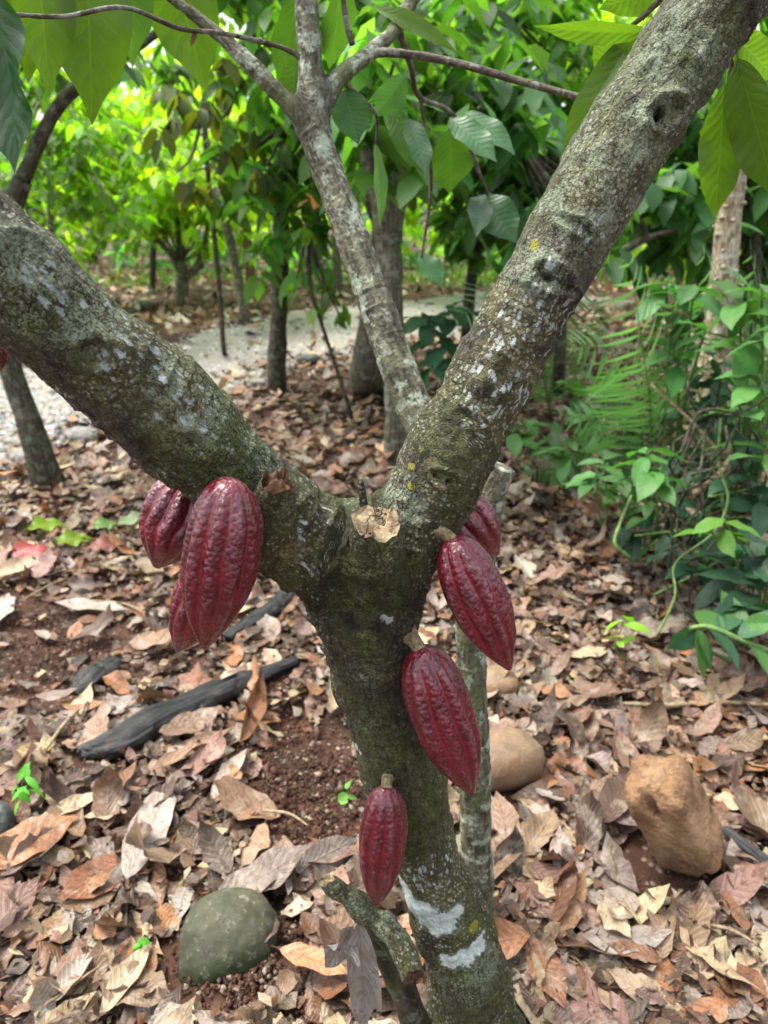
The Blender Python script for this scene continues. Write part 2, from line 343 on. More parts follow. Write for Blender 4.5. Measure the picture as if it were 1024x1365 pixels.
def tube_arrays(pts, rad, seg=10, n=None, wob=.08, knob=0.0, cap=True):
    P = np.column_stack([np.asarray(pts, float), np.asarray(rad, float)])
    n = n or max(4, 6 * (len(P) - 1)); S = spline(P, n); C, R = S[:, :3], np.maximum(S[:, 3], 1e-4)
    T, N, B = frames(C); th = np.linspace(0, 2 * np.pi, seg, endpoint=False)
    ln = np.concatenate([[0], np.cumsum(np.linalg.norm(np.diff(C, axis=0), axis=1))])
    ring = N[:, None, :] * np.cos(th)[None, :, None] + B[:, None, :] * np.sin(th)[None, :, None]
    V = (C[:, None, :] + ring * R[:, None, None]).reshape(-1, 3)
    if wob:
        rr = np.repeat(R, seg); off = fbm(V / (rr.mean() * 2.2 + 1e-6) * .9, 3)
        V = V + ring.reshape(-1, 3) * (rr * wob * off)[:, None]
    bk = np.column_stack([np.outer(R, np.cos(th)).ravel(), np.outer(R, np.sin(th)).ravel(), np.repeat(ln, seg)])
    i = np.arange(n - 1)[:, None] * seg; j = np.arange(seg)[None]; k = (j + 1) % seg
    F = np.stack([i + j, i + k, i + seg + k, i + seg + j], -1).reshape(-1, 4)
    Fl = [F]
    if cap:
        V = np.vstack([V, C[0], C[-1]]); bk = np.vstack([bk, bk[0], bk[-1]]); a, b = len(V) - 2, len(V) - 1
        jj = np.arange(seg); kk = (jj + 1) % seg
        Fl.append(np.concatenate([np.stack([np.full(seg, a), kk, jj], 1), np.stack([np.full(seg, b), (n - 1) * seg + jj, (n - 1) * seg + kk], 1)]))
    return V, Fl, bk
def tube(name, pts, rad, mat, parent=None, seg=10, n=None, wob=.08, cap=True):
    V, F, bk = tube_arrays(pts, rad, seg, n, wob, cap=cap)
    return put(name, V, F, mat, parent, attrs={'bark': bk})
def pxtube(L):
    """list of (px,py,Y,width_px) -> points, radii"""
    P = [at(a, b, c) for a, b, c, w in L]; return P, [wid(w, p) / 2 for p, (a, b, c, w) in zip(P, L)]

# ------------------------------------------------------------------ leaf sheets (vectorised)
def leaves(L, W, nu, nv, curl=0, bend=0, fold=0, wave=0, twist=0, petiole=.0, quilt=0, shape=.9, tear=0, phase=None):
    """returns V (N,nv+1,2nu+1,3) local with length along +y, luv, quads"""
    L = np.atleast_1d(np.asarray(L, float)); N = len(L)
    g = lambda x: np.broadcast_to(np.asarray(x, float), (N,))[:, None, None]
    L_, W_ = g(L), g(W); curl, bend, fold, wave, twist, tear = map(g, (curl, bend, fold, wave, twist, tear))
    ph = g(RNG.uniform(0, 6.28, N) if phase is None else phase)
    u = np.linspace(-1, 1, 2 * nu + 1)[None, None, :]
    v = np.linspace(0, 1, nv + 1)[None, :, None]
    if petiole: v = np.concatenate([[-petiole, -petiole * .5], v.ravel()])[None, :, None]
    vc = np.clip(v, 0, 1)
    f = np.sin(np.pi * vc ** shape) ** .72 * (1 - .55 * smooth(vc, .72, .97)) + .012 + np.where(v > .985, .0, 0)
    f = np.where(v <= 0, .018, f); f = np.where(v >= .999, .006, f)
    hw = W_ / 2 * f
    hw = hw * (1 + tear * np.sin(v * 17 + ph * 3) * np.sign(u) * .6 + tear * .8 * np.sin(v * 31 + ph * 7 + u * 2))
    x = u * hw; au = np.abs(u)
    a = x * curl; k = np.where(np.abs(curl) < 1e-3, 1e-3, curl)
    a = np.where(np.abs(curl) < 1e-3, x * 1e-3, a)
    X = np.sin(a) / k; Z = (1 - np.cos(a)) / k
    Z = Z + fold * np.abs(X) + wave * hw * au ** 1.6 * np.sin(v * 13 + ph + np.sign(u) * 1.1) * (v > 0)
    if quilt: Z = Z + quilt * hw * (1 - au ** 2) * au * np.cos(2 * np.pi * (v * 9 - au ** .8 * 1.9))
    ct, st = np.cos(twist * v), np.sin(twist * v); X, Z = X * ct - Z * st, X * st + Z * ct
    y = v * L_; b = np.where(np.abs(bend) < 1e-3, 1e-3, bend)
    t = y * b; Y2 = np.sin(t) / b - Z * np.sin(t); Z2 = -(1 - np.cos(t)) / b + Z * np.cos(t)
    V = np.stack([X + 0 * y, Y2 + 0 * X, Z2 + 0 * X], -1)
    nr, nc = V.shape[1], V.shape[2]
    luv = np.stack([np.broadcast_to(u, (1, nr, nc))[0], np.broadcast_to(v, (1, nr, nc))[0], np.zeros((nr, nc))], -1)
    i = np.arange(nr - 1)[:, None] * nc; j = np.arange(nc - 1)[None]
    F = np.stack([i + j, i + j + 1, i + nc + j + 1, i + nc + j], -1).reshape(-1, 4)
    return V.reshape(N, -1, 3), luv.reshape(-1, 3), F
def orient(D, Nrm=None, roll=0.0):
    """rotation matrices (N,3,3) with columns x,y,z; y along D, z near Nrm"""
    D = np.asarray(D, float); D = D / (np.linalg.norm(D, axis=1, keepdims=True) + 1e-9)
    if Nrm is None: Nrm = np.tile([0, 0, 1.0], (len(D), 1))
    Nrm = np.asarray(Nrm, float)
    X = np.cross(D, Nrm); bad = np.linalg.norm(X, axis=1) < 1e-3
    X[bad] = [1, 0, 0]; X /= np.linalg.norm(X, axis=1, keepdims=True); Z = np.cross(X, D)
    r = np.broadcast_to(np.asarray(roll, float), (len(D),)); c, s = np.cos(r)[:, None], np.sin(r)[:, None]
    X, Z = X * c + Z * s, Z * c - X * s
    return np.stack([X, D, Z], -1)
def place(V, R, P): return np.einsum('nij,nvj->nvi', R, V) + np.asarray(P)[:, None, :]
def flat(V, luv, F, tint):
    N, k = V.shape[:2]
    Fa = (F[None] + (np.arange(N) * k)[:, None, None]).reshape(-1, F.shape[1])
    return V.reshape(-1, 3), Fa, np.tile(luv, (N, 1)), np.repeat(np.asarray(tint), k, axis=0)
def put_leaves(name, V, luv, F, tint, mat, parent=None):
    a, b, c, d = flat(V, luv, F, tint); return put(name, a, b, mat, parent, tint=d, luv=c)
def tints(n, base, var=.25, hue=.12):
    base = np.asarray(base, float)
    return np.clip(base * (1 + RNG.normal(0, var, (n, 1))) * (1 + RNG.normal(0, hue, (n, 3))), .004, .9)

# ------------------------------------------------------------------ organic trunk surface: tubes -> voxel remesh -> smooth union -> relief
def sdf_tree(limbs, voxel=.003, k=.012, seed=0.0, lump=.0055, fiss=.0019, ringamp=.0024):
    """limbs: list of (points, radii). Returns V, F(quads), bark coords"""
    dense = []
    VV, FF, off = [], [], 0
    for pts, rad in limbs:
        P = np.column_stack([np.array(pts), np.array(rad)])
        S = spline(P, max(6, 5 * (len(P) - 1))); dense.append(S)
        V, Fl, _ = tube_arrays(pts, np.array(rad), 20, max(6, 5 * (len(P) - 1)), 0)
        VV.append(V); FF += [[tuple(int(i) + off for i in f) for f in fl] for fl in Fl]; off += len(V)
    me = bpy.data.meshes.new('tmp'); me.from_pydata(np.vstack(VV).tolist(), [], [f for fl in FF for f in fl]); me.update()
    o = bpy.data.objects.new('tmp', me); COL.objects.link(o)
    md = o.modifiers.new('r', 'REMESH'); md.mode = 'VOXEL'; md.voxel_size = voxel
    ev = o.evaluated_get(bpy.context.evaluated_depsgraph_get()); m2 = bpy.data.meshes.new_from_object(ev)
    V = np.empty(len(m2.vertices) * 3); m2.vertices.foreach_get('co', V); V = V.reshape(-1, 3)
    F = np.array([p.vertices[:] for p in m2.polygons])
    bpy.data.objects.remove(o); bpy.data.meshes.remove(me); bpy.data.meshes.remove(m2)
    def field(Q):
        ds, gs, vs, fr = [], [], [], []
        for S in dense:
            A, B = S[:-1, :3], S[1:, :3]; BA = B - A; L2 = (BA ** 2).sum(1)
            best = np.full(len(Q), 1e9); g = np.zeros_like(Q); vv = np.zeros(len(Q)); off = np.zeros_like(Q)
            cum = np.concatenate([[0], np.cumsum(np.sqrt(L2))])
            for s in range(len(A)):
                t = np.clip(((Q - A[s]) @ BA[s]) / L2[s], 0, 1)
                d = Q - A[s] - t[:, None] * BA[s]; l = np.linalg.norm(d, axis=1)
                e = l - (S[s, 3] + (S[s + 1, 3] - S[s, 3]) * t); w = e < best
                best[w] = e[w]; g[w] = d[w] / (l[w, None] + 1e-9); vv[w] = cum[s] + t[w] * np.sqrt(L2[s]); off[w] = d[w]
            ds.append(best); gs.append(g); vs.append(vv)
            ax = S[-1, :3] - S[0, :3]; ax /= np.linalg.norm(ax); e1 = np.cross(ax, [0, 1, .3]); e1 /= np.linalg.norm(e1); e2 = np.cross(ax, e1)
            fr.append(np.column_stack([off @ e1, off @ e2, vv]))
        D = np.array(ds); m = D.min(0); w = np.exp(-(D - m) / k); W = w / w.sum(0)
        d = m - k * np.log(w.sum(0)); g = np.einsum('ln,lnk->nk', W, np.array(gs)); g /= np.linalg.norm(g, axis=1, keepdims=True) + 1e-9
        bk = np.einsum('ln,lnk->nk', W ** 2 / (W ** 2).sum(0), np.array(fr))
        return d, g, bk
    for _ in range(4):
        d, g, bk = field(V); V = V - g * np.clip(d, -.02, .02)[:, None] * .8
    d, g, bk = field(V)
    h = lump * fbm(V * 14, 3, seed) + fiss * fbm(bk * [90, 90, 42], 4, seed + 5) + .0007 * fbm(V * 190, 2, seed)
    rg = vnoise(np.column_stack([bk[:, 0] * 6, bk[:, 1] * 6, bk[:, 2] * 42]) + seed)
    h += ringamp * np.maximum(0, 1 - np.abs(rg) * 5)
    V = V + g * h[:, None]
    return V, F, bk, g
def bvh_of(V, F): return BVHTree.FromPolygons([Vector(v) for v in V], [tuple(int(i) for i in f) for f in F])
def hit(bv, px, py):
    d = Vector(ray(px, py)); p, n, i, t = bv.ray_cast(Vector(CAM), d.normalized())
    return None if p is None else (np.array(p), np.array(n))

# ------------------------------------------------------------------ MAIN CACAO TREE
limbA = [pxtube(L) for L in (
    [(668, 1500, .80, 190), (645, 1410, .80, 142), (632, 1365, .80, 116), (614, 1262, .80, 106), (579, 1172, .80, 90), (556, 1100, .80, 98), (534, 1018, .80, 106),
     (513, 950, .80, 103), (498, 900, .80, 103), (491, 845, .80, 124), (484, 795, .80, 150), (482, 750, .80, 146), (484, 725, .80, 120)],
    [(495, 810, .80, 96), (455, 768, .795, 106), (408, 722, .78, 113), (350, 668, .76, 122), (300, 622, .74, 130), (200, 535, .705, 145), (100, 447, .675, 150), (0, 360, .655, 158),
     (-150, 225, .63, 160), (-300, 70, .63, 150)],
    [(492, 810, .80, 96), (530, 748, .80, 108), (563, 680, .80, 114), (605, 595, .805, 115), (645, 520, .81, 114), (728, 365, .825, 113), (815, 220, .845, 113), (902, 85, .865, 120), (957, 0, .875, 128),
     (1040, -140, .90, 128), (1100, -260, .95, 110)],
    [(385, 735, .765, 70), (402, 752, .775, 62)],
    [(500, 800, .775, 66), (500, 735, .760, 70)],
    [(590, 645, .775, 60), (600, 600, .775, 66)],
)]
V, F, bk, G = sdf_tree(limbA, .0026, .010, 2.0)
fk = np.exp(-(np.linalg.norm(V - at(478, 745, .77), axis=1) / .085) ** 4)
V = V + G * (fk * (.0055 * fbm(V * 38, 3, 31.0) + .004 * (1 - np.abs(vnoise(V * 30 + 3)) * 2.2)))[:, None]
bv = bvh_of(V, F)
def relief(items):
    """ring scars, hollows and holes: (px, py, radius_px, rim_height_mm, pit_mm, squash)"""
    global V
    pit_mask = np.zeros(len(V))
    for px, py, r, rim, pit, sq, ang in items:
        h_ = hit(bv, px, py)
        if h_ is None: continue
        c, n = h_; R = wid(r, c)
        e1 = RIGHT * math.cos(math.radians(ang)) + UP * math.sin(math.radians(ang)); e1 = e1 - n * np.dot(e1, n); e1 /= np.linalg.norm(e1); e2 = np.cross(n, e1)
        d = V - c; x, y, z = d @ e1, (d @ e2) / sq, d @ n
        rr = np.sqrt(x * x + y * y) / R + .16 * vnoise(V * 70 + px) + .10 * vnoise(V * 190 + px); ok = np.abs(z) < R * 2.5
        hgt_ = 1.5 * np.where(ok, rim * 1e-3 * np.exp(-((rr - .95) / .28) ** 2) - pit * 1e-3 * np.exp(-(rr / .55) ** 4), 0)
        V = V + n * hgt_[:, None]
        if pit > 4: pit_mask = np.maximum(pit_mask, np.where(ok, np.exp(-(rr / .55) ** 4) * min(1, pit / 9), 0))
    return pit_mask
pit = relief([
    (590, 640, 24, 2.6, 1.5, .55, -22), (597, 644, 8, .8, 9, .8, 0), (579, 634, 4, .4, 5, .8, 0), (604, 588, 60, 1.6, 0, .5, -30), (628, 556, 26, 1.4, 3.5, .14, -34),
    (740, 372, 40, 4.5, 2.5, .55, -22), (728, 368, 17, 1, 6, .5, -20), (752, 384, 30, 3, 0, .3, -25), (886, 150, 32, 5, 2, .8, 30), (880, 150, 15, 1, 11, .6, 50), (866, 92, 18, 1.5, 1, .5, 50),
    (128, 470, 32, 4.5, 3, .8, 0), (40, 345, 44, 3, 1, .8, 10), (490, 822, 42, 2.5, -3, .75, 0), (548, 742, 13, 3, 4, .8, 0), (445, 720, 60, 3, 0, .25, 65), (520, 790, 30, 3, -2, .7, 0), (425, 800, 24, 2, -3, .8, 0), (365, 746, 16, 3, 3, .8, 0), (400, 690, 40, 2.5, 0, .4, 40), (382, 795, 14, 2, 1.5, .8, 0), (365, 700, 30, 3, 5, .8, 0),
    (660, 500, 46, 1.6, 0, .35, -33), (770, 300, 40, 2, 2, .3, -25), (250, 590, 32, 2.5, 1.5, .7, -35), (600, 1255, 40, 2, 1, .35, -10), (470, 905, 60, 1.8, 0, .2, -3), (545, 1130, 50, 1.6, 0, .22, -8), (562, 697, 20, 1, -5, .9, 0), (540, 840, 22, 1, -5, .9, 0), (518, 1030, 18, 1, -4, .9, 0), (440, 880, 26, 2.5, -2, .6, 0), (560, 930, 26, 2.5, 2, .6, 0), (500, 985, 60, 1.8, 0, .15, -6)])
def mask(items, soft=.5):
    w = np.zeros(len(V))
    for px, py, r in items:
        h_ = hit(bv, px, py)
        if h_ is None: continue
        R = wid(r, h_[0]); d = np.linalg.norm(V - h_[0], axis=1) / R
        w = np.maximum(w, 1 - smooth(d, 1 - soft, 1 + soft))
    return w
nz = fbm(V * 22, 3, 4.4)
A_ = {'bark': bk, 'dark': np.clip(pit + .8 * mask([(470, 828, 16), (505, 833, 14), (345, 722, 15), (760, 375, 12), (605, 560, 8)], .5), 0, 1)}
A_['dash'] = mask([(705, 445, 50), (660, 470, 45), (640, 530, 42), (690, 510, 40), (745, 430, 35), (720, 400, 30), (185, 490, 48), (95, 410, 40), (60, 385, 36), (215, 520, 40), (260, 545, 34), (150, 420, 26), (575, 1168, 40), (590, 1150, 26),
                   (430, 705, 36), (415, 750, 26), (790, 318, 24), (800, 300, 20), (640, 580, 22)], .35)
A_['crust'] = mask([(680, 450, 95), (640, 530, 70), (760, 330, 80), (730, 400, 70), (190, 490, 60), (600, 1160, 45), (425, 715, 50), (560, 640, 40), (840, 220, 60), (240, 540, 50)], .6) * smooth(nz, -.5, .3)
A_['grey'] = np.clip(mask([(800, 240, 85), (840, 180, 60), (715, 350, 50), (260, 540, 50), (30, 370, 70), (110, 400, 60), (536, 664, 30), (522, 656, 16), (860, 330, 30), (215, 480, 30), (350, 610, 30), (900, 60, 60), (770, 290, 50), (612, 1322, 26), (632, 1322, 22), (650, 1290, 30), (600, 470, 60), (480, 900, 18), (430, 912, 14)], .7)
                    + .15 * smooth(nz, .2, .8), 0, 1)
A_['moss'] = np.clip(.45 + .6 * nz + .5 * mask([(880, 110, 110), (500, 780, 70), (610, 570, 60), (740, 260, 70), (690, 560, 50), (650, 1290, 60), (560, 880, 70), (300, 560, 90), (580, 1100, 70), (390, 750, 50)], .7), 0, 1)
A_['white'] = mask([(540, 1185, 18), (548, 1205, 20), (566, 1222, 24), (590, 1232, 22), (608, 1216, 12), (600, 1282, 13), (620, 1278, 16), (638, 1262, 14), (642, 1248, 9), (510, 821, 7), (519, 824, 8), (523, 832, 5), (735, 352, 10), (475, 995, 5), (463, 980, 5), (480, 1003, 4)], .42)
A_['darker_bark'] = mask([(490, 760, 70), (495, 840, 80), (505, 920, 80), (525, 1010, 80), (550, 1090, 60), (600, 600, 50), (455, 700, 22), (660, 500, 30), (60, 470, 60), (330, 640, 40), (200, 560, 50), (640, 1340, 40), (800, 330, 24), (770, 300, 26), (560, 1130, 40), (180, 590, 60), (700, 560, 20), (880, 160, 26)], .8)  # bark colour darkened down the trunk, at the fork and on limb patches
A_['yellow'] = mask([(547, 622, 6), (548, 648, 6), (712, 326, 8), (560, 600, 4), (632, 1235, 9)], .6)
A_['wood'] = .75 * mask([(388, 735, 20), (368, 745, 18), (590, 648, 8), (900, 160, 9)], .5)
tree = empty('cacao_tree', at(632, 1390, .80), 'mossy forked cacao tree in front carrying the dark red pods', 'tree')
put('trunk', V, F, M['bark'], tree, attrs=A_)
bv = bvh_of(V, F)

def stub(parent, L, mat, facemat, jag=.25, name='cut_stub', seg=22):
    P, R = pxtube(L); P = np.array(P); R = np.array(R)
    Vt, Fl, b = tube_arrays(P, R, seg, 14, .22, cap=False)
    axe = P[-1] - P[-2]; axe /= np.linalg.norm(axe); nb = 4 * seg; wj = np.repeat(np.linspace(0, 1, 4) ** 2, seg)
    Vt[-nb:] += axe * (wj * R[-1] * min(.9, jag * .75) * fbm(Vt[-seg:] * (1.3 / R[-1]), 3)[np.tile(np.arange(seg), 4)])[:, None]
    s = put(name, Vt, Fl, mat, parent, attrs={'bark': b, 'moss': np.full(len(Vt), .6), 'grey': np.clip(fbm(Vt * 30, 3), 0, 1), 'crust': np.full(len(Vt), .2)})
    end = Vt[-seg:]; c = end.mean(0); ax = P[-1] - P[-2]; ax /= np.linalg.norm(ax); rr = R[-1]
    rings = [end + ax * .0005]
    for f in (.93, .7, .42, .16):
        q = c + (end - c) * f; rings.append(q + ax * (.05 * rr + jag * rr * fbm(q * (1.5 / rr), 3)[:, None] * (1 if f < .9 else .5)))
    Vd = np.vstack(rings + [c[None] + ax * .03 * rr]); n = len(rings)
    i = np.arange(n - 1)[:, None] * seg; j = np.arange(seg)[None]; k = (j + 1) % seg
    Fq = np.stack([i + j, i + k, i + seg + k, i + seg + j], -1).reshape(-1, 4)
    jj = np.arange(seg); Ft = np.stack([(n - 1) * seg + jj, (n - 1) * seg + (jj + 1) % seg, np.full(seg, n * seg)], 1)
    f = put('cut_face', Vd, [Fq, Ft], facemat, None)
    off = np.array(parent.location); me = f.data
    co = np.empty(len(me.vertices) * 3, np.float32); me.vertices.foreach_get('co', co); me.vertices.foreach_set('co', (co.reshape(-1, 3) - off).astype(np.float32).ravel()); me.update()
    f.parent = s
    return s
stub(tree, [(498, 785, .785, 84), (500, 742, .757, 78), (502, 696, .732, 64)], M['bark'], M['cut'], .62)
stub(tree, [(335, 722, .735, 76), (357, 690, .698, 62), (372, 645, .678, 44)], M['bark'], M['hollow'], 1.7, 'broken_stub')
tube('twig_stump', [at(486, 690, .77), at(484, 665, .768), at(481, 640, .765)], [.006, .005, .0035], M['bark'], tree, 8)
stub(tree, [(566, 1410, .775, 44), (549, 1350, .765, 38), (524, 1292, .752, 34), (506, 1245, .742, 30), (502, 1228, .74, 26)], M['darkbark'], M['hollow'], .3, 'basal_shoot')
stub(tree, [(522, 1262, .735, 26), (494, 1222, .728, 27), (478, 1208, .724, 32), (462, 1194, .722, 24), (446, 1182, .72, 25), (436, 1174, .718, 17)], M['bark'], M['stalk'], 1.1)
stub(tree, [(500, 1226, .728, 24), (514, 1234, .714, 36), (526, 1246, .704, 31), (537, 1262, .690, 39), (546, 1284, .672, 36), (552, 1303, .655, 33)], M['bark'], M['hollow'], .8)

# ------------------------------------------------------------------ SECOND STEM, behind the trunk
limbB = [pxtube(L) for L in (
    [(648, 1290, 1.02, 60), (641, 1240, 1.02, 46), (636, 1160, 1.02, 42), (632, 1000, 1.02, 41), (628, 900, 1.03, 40), (632, 800, 1.04, 44), (636, 730, 1.05, 46), (652, 665, 1.05, 44), (668, 622, 1.05, 40)],
    [(632, 790, 1.045, 40), (622, 700, 1.07, 46), (596, 640, 1.10, 47), (560, 560, 1.15, 47), (520, 460, 1.2, 46), (482, 350, 1.25, 44), (444, 245, 1.30, 43), (420, 172, 1.32, 40), (413, 80, 1.35, 31), (405, -60, 1.38, 27), (395, -200, 1.42, 20)],
    [(418, 172, 1.32, 30), (385, 140, 1.325, 22), (350, 102, 1.33, 20), (290, 45, 1.34, 17), (222, -8, 1.35, 15), (130, -80, 1.36, 13)],
    [(424, 150, 1.335, 26), (452, 105, 1.36, 25), (490, 72, 1.4, 21), (530, 35, 1.46, 18), (570, -40, 1.55, 15)],
)]
V2, F2, bk2, _ = sdf_tree(limbB, .003, .008, 8.0, .0025, .0008, .0014)
tree2 = empty('cacao_tree', on_ground(641, 1245), 'slender pale-barked cacao stem rising just behind the forked trunk, with a cut stub', 'tree')
put('trunk', V2, F2, M['stem'], tree2, attrs={'bark': bk2})
Vb, Fb, bb = tube_arrays(*pxtube([(490, 74, 1.40, 14), (520, 70, 1.40, 11), (600, 82, 1.39, 10), (700, 110, 1.36, 9.5), (790, 133, 1.33, 9), (860, 138, 1.31, 8), (930, 130, 1.28, 6)]), 8, 40, .12)
put('branch', Vb, Fb, M['twig'], tree2, attrs={'bark': bb})
Vb, Fb, bb = tube_arrays(*pxtube([(408, 82, 1.345, 8), (375, 63, 1.33, 7), (300, 45, 1.27, 6.5), (240, 38, 1.22, 6.5), (165, 10, 1.15, 6), (85, 22, 1.10, 6), (0, 18, 1.05, 5.5), (-80, 12, 1.0, 5)]), 8, 50, .14)
put('branch', Vb, Fb, M['twig'], tree2, attrs={'bark': bb})
Vb, Fb, bb = tube_arrays(*pxtube([(470, 60, 1.38, 9), (462, 30, 1.38, 8), (455, -20, 1.38, 7)]), 8, 12, .12)
put('branch', Vb, Fb, M['twig'], tree2, attrs={'bark': bb})
Ft_, = [None]

# ------------------------------------------------------------------ PODS
PR = spline([(0, 0), (.008, .20), (.035, .43), (.10, .70), (.20, .89), (.33, .985), (.45, 1.0), (.58, .95), (.70, .82), (.80, .63), (.88, .42), (.94, .25), (.975, .15), (.993, .09), (1, 0)], 120)
def pod(top, tip, wpx, label, phase=0.0, stalk_from=None, seed=0, bowl=0.0):
    a, b = at(*top), at(*tip); ax = b - a; Ln = np.linalg.norm(ax); ax /= Ln
    mid = (a + b) / 2; R = wid(wpx, mid) / 2
    e1 = np.cross(ax, [0, 1, 0]); e1 /= np.linalg.norm(e1); e2 = np.cross(ax, e1)
    nth = 200; th = np.linspace(0, 2 * np.pi, nth, endpoint=False); t, r = PR[:, 0], PR[:, 1]
    T, TH = np.meshgrid(t, th, indexing='ij'); RR = np.repeat(r[:, None], nth, 1)
    P0 = np.stack([np.cos(TH) * RR, np.sin(TH) * RR, T * 3.4], -1).reshape(-1, 3)
    w = .10 * vnoise(P0 * 1.5 + seed * 7).reshape(TH.shape)
    thp = TH + phase + w
    ridge = .5 + .5 * np.cos(10 * thp); ridge = ridge ** .55
    major = .5 + .5 * np.cos(5 * thp + np.pi)
    amp = smooth(T, .0, .12) * (1 - .75 * smooth(T, .82, 1.0))
    lumps = fbm(np.stack([np.cos(TH) * 5, np.sin(TH) * 5, T * 13], -1).reshape(-1, 3), 3, seed).reshape(TH.shape)
    fine = fbm(np.stack([np.cos(TH) * 14, np.sin(TH) * 14, T * 36], -1).reshape(-1, 3), 2, seed + 3).reshape(TH.shape)
    rr = RR * (1 + amp * (.15 * (ridge - .75) - .045 * major + (.020 * lumps + .008 * fine) * (.35 + .65 * ridge)))
    bend = bowl * np.sin(np.pi * T) * R
    Vp = a + (T * Ln)[..., None] * ax + (np.cos(TH) * rr * R + bend)[..., None] * e1 + (np.sin(TH) * rr * R)[..., None] * e2
    n = len(t); i = np.arange(n - 1)[:, None] * nth; j = np.arange(nth)[None]; k = (j + 1) % nth
    Fp = np.stack([i + j, i + k, i + nth + k, i + nth + j], -1).reshape(-1, 4)
    o = empty('cocoa_pod', a, label, 'cocoa pod', 'red cocoa pods on the tree')
    put('husk', Vp.reshape(-1, 3), Fp[:, ::-1], M['pod'], o, attrs={'ridge': (ridge * (.75 + .25 * (1 - major))).ravel(), 'along': T.ravel()})
    if stalk_from:
        P, Rr = pxtube(stalk_from); P = P + [a + ax * .004]; Rr = [Rr[0] * 1.05] + [q * .8 for q in Rr[1:]] + [Rr[-1] * .72]
        Vt, Ft, b_ = tube_arrays(P, Rr, 16, 24, .22); put('stalk', Vt, Ft, M['stalk'], o, attrs={'bark': b_})
    return o
pod((308, 637, .652), (272, 865, .640), 101, 'large glossy dark red pod hanging in front of the left limb', .25, [(314, 662, .715, 22), (311, 650, .685, 20)], 1, .06)
pod((262, 632, .80), (208, 757, .775), 92, 'dull red pod half hidden above, tucked under the left limb', .9, [(285, 610, .77, 22), (270, 622, .79, 20)], 2)
pod((298, 735, .715), (236, 868, .715), 74, 'pod of which only the pointed tip shows below the large left pod', .5, [(315, 690, .745, 20), (300, 718, .74, 18)], 3)
pod((601, 715, .752), (680, 893, .735), 79, 'long red pod on a thick pale stalk at the right of the fork', .1, [(566, 694, .765, 30), (584, 706, .757, 24), (595, 713, .753, 22)], 4, -.03)
pod((588, 652, .93), (664, 740, .925), 76, 'short ribbed red pod showing behind the right limb', .6, [(570, 630, .86, 22), (580, 642, .90, 20)], 5)
pod((559, 862, .742), (630, 1059, .722), 86, 'red pod hanging against the middle right side of the trunk', .45, [(538, 838, .765, 34), (550, 850, .752, 26), (556, 858, .746, 24)], 6, -.03)
pod((516, 1048, .728), (502, 1208, .715), 63, 'smallest red pod, lowest on the trunk front', .0, [(518, 1030, .755, 22), (516, 1038, .738, 20)], 7)
pod((-14, 440, .755), (-6, 500, .755), 40, 'brownish red pod barely peeping out under the left limb at the edge', .0, [(-20, 420, .72, 14), (-16, 432, .74, 13)], 8)

# ------------------------------------------------------------------ GROUND
def axis_pts(parts): return np.unique(np.concatenate(parts))
gx = axis_pts([np.linspace(-60, -8, 27), np.linspace(-8, -2.6, 40), np.linspace(-2.6, 2.6, 300), np.linspace(2.6, 8, 40), np.linspace(8, 60, 27)])
gy = axis_pts([np.linspace(-12, .3, 20), np.linspace(.3, 4.2, 240), np.linspace(4.2, 12, 120), np.linspace(12, 80, 50)])
X, Y = np.meshgrid(gx, gy); Z = hgt(X.ravel(), Y.ravel())
crumb = np.where((np.abs(X.ravel()) < 2.6) & (Y.ravel() < 4.5), .006 * fbm(np.column_stack([X.ravel() * 22, Y.ravel() * 22, 0 * Z]), 3), 0)
ny, nx = X.shape; i = np.arange(ny - 1)[:, None] * nx; j = np.arange(nx - 1)[None]
Fg = np.stack([i + j, i + j + 1, i + nx + j + 1, i + nx + j], -1).reshape(-1, 4)
tag(put('ground', np.column_stack([X.ravel(), Y.ravel(), Z + crumb - .012]), Fg, M['soil']), kind='structure')

# gravel path, a wandering strip 4 mm above the litter floor
pathc = np.array([[(x - 512) / FPX * Y_ * 1.06, Y_, 0] for x, Y_ in ((-420, 3.3), (-120, 4.2), (20, 5.0), (160, 5.9), (330, 7.0), (470, 8.5), (600, 10), (760, 12))])
pw = np.array([.8, .9, .98, 1.0, 1.08, 1.3, 1.3, 1.2])
Sp = spline(np.column_stack([pathc[:, :2], pw]), 120); tg = np.gradient(Sp[:, :2], axis=0); tg /= np.linalg.norm(tg, axis=1, keepdims=True); nn = np.column_stack([-tg[:, 1], tg[:, 0]])
cols = np.linspace(-1, 1, 13); wob = 1 + .22 * vnoise(np.column_stack([np.arange(120) * .23, np.zeros(120), np.zeros(120)]))
PX = Sp[:, None, :2] + nn[:, None, :] * (cols[None, :] * (Sp[:, 2] * wob)[:, None])[..., None]
pz = hgt(PX[..., 0].ravel(), PX[..., 1].ravel()) + np.tile(.03 * (1 - np.abs(cols) ** 3) + .004 - .03 * (np.abs(cols) > .99), 120)
i = np.arange(119)[:, None] * 13; j = np.arange(12)[None]
tag(put('path', np.column_stack([PX.reshape(-1, 2), pz]), np.stack([i + j, i + j + 1, i + 13 + j + 1, i + 13 + j], -1).reshape(-1, 4), M['gravel']), kind='structure')
def on_path(x, y):
    d = np.hypot(x[:, None] - Sp[None, :, 0], y[:, None] - Sp[None, :, 1]); return (d / Sp[None, :, 2]).min(1)

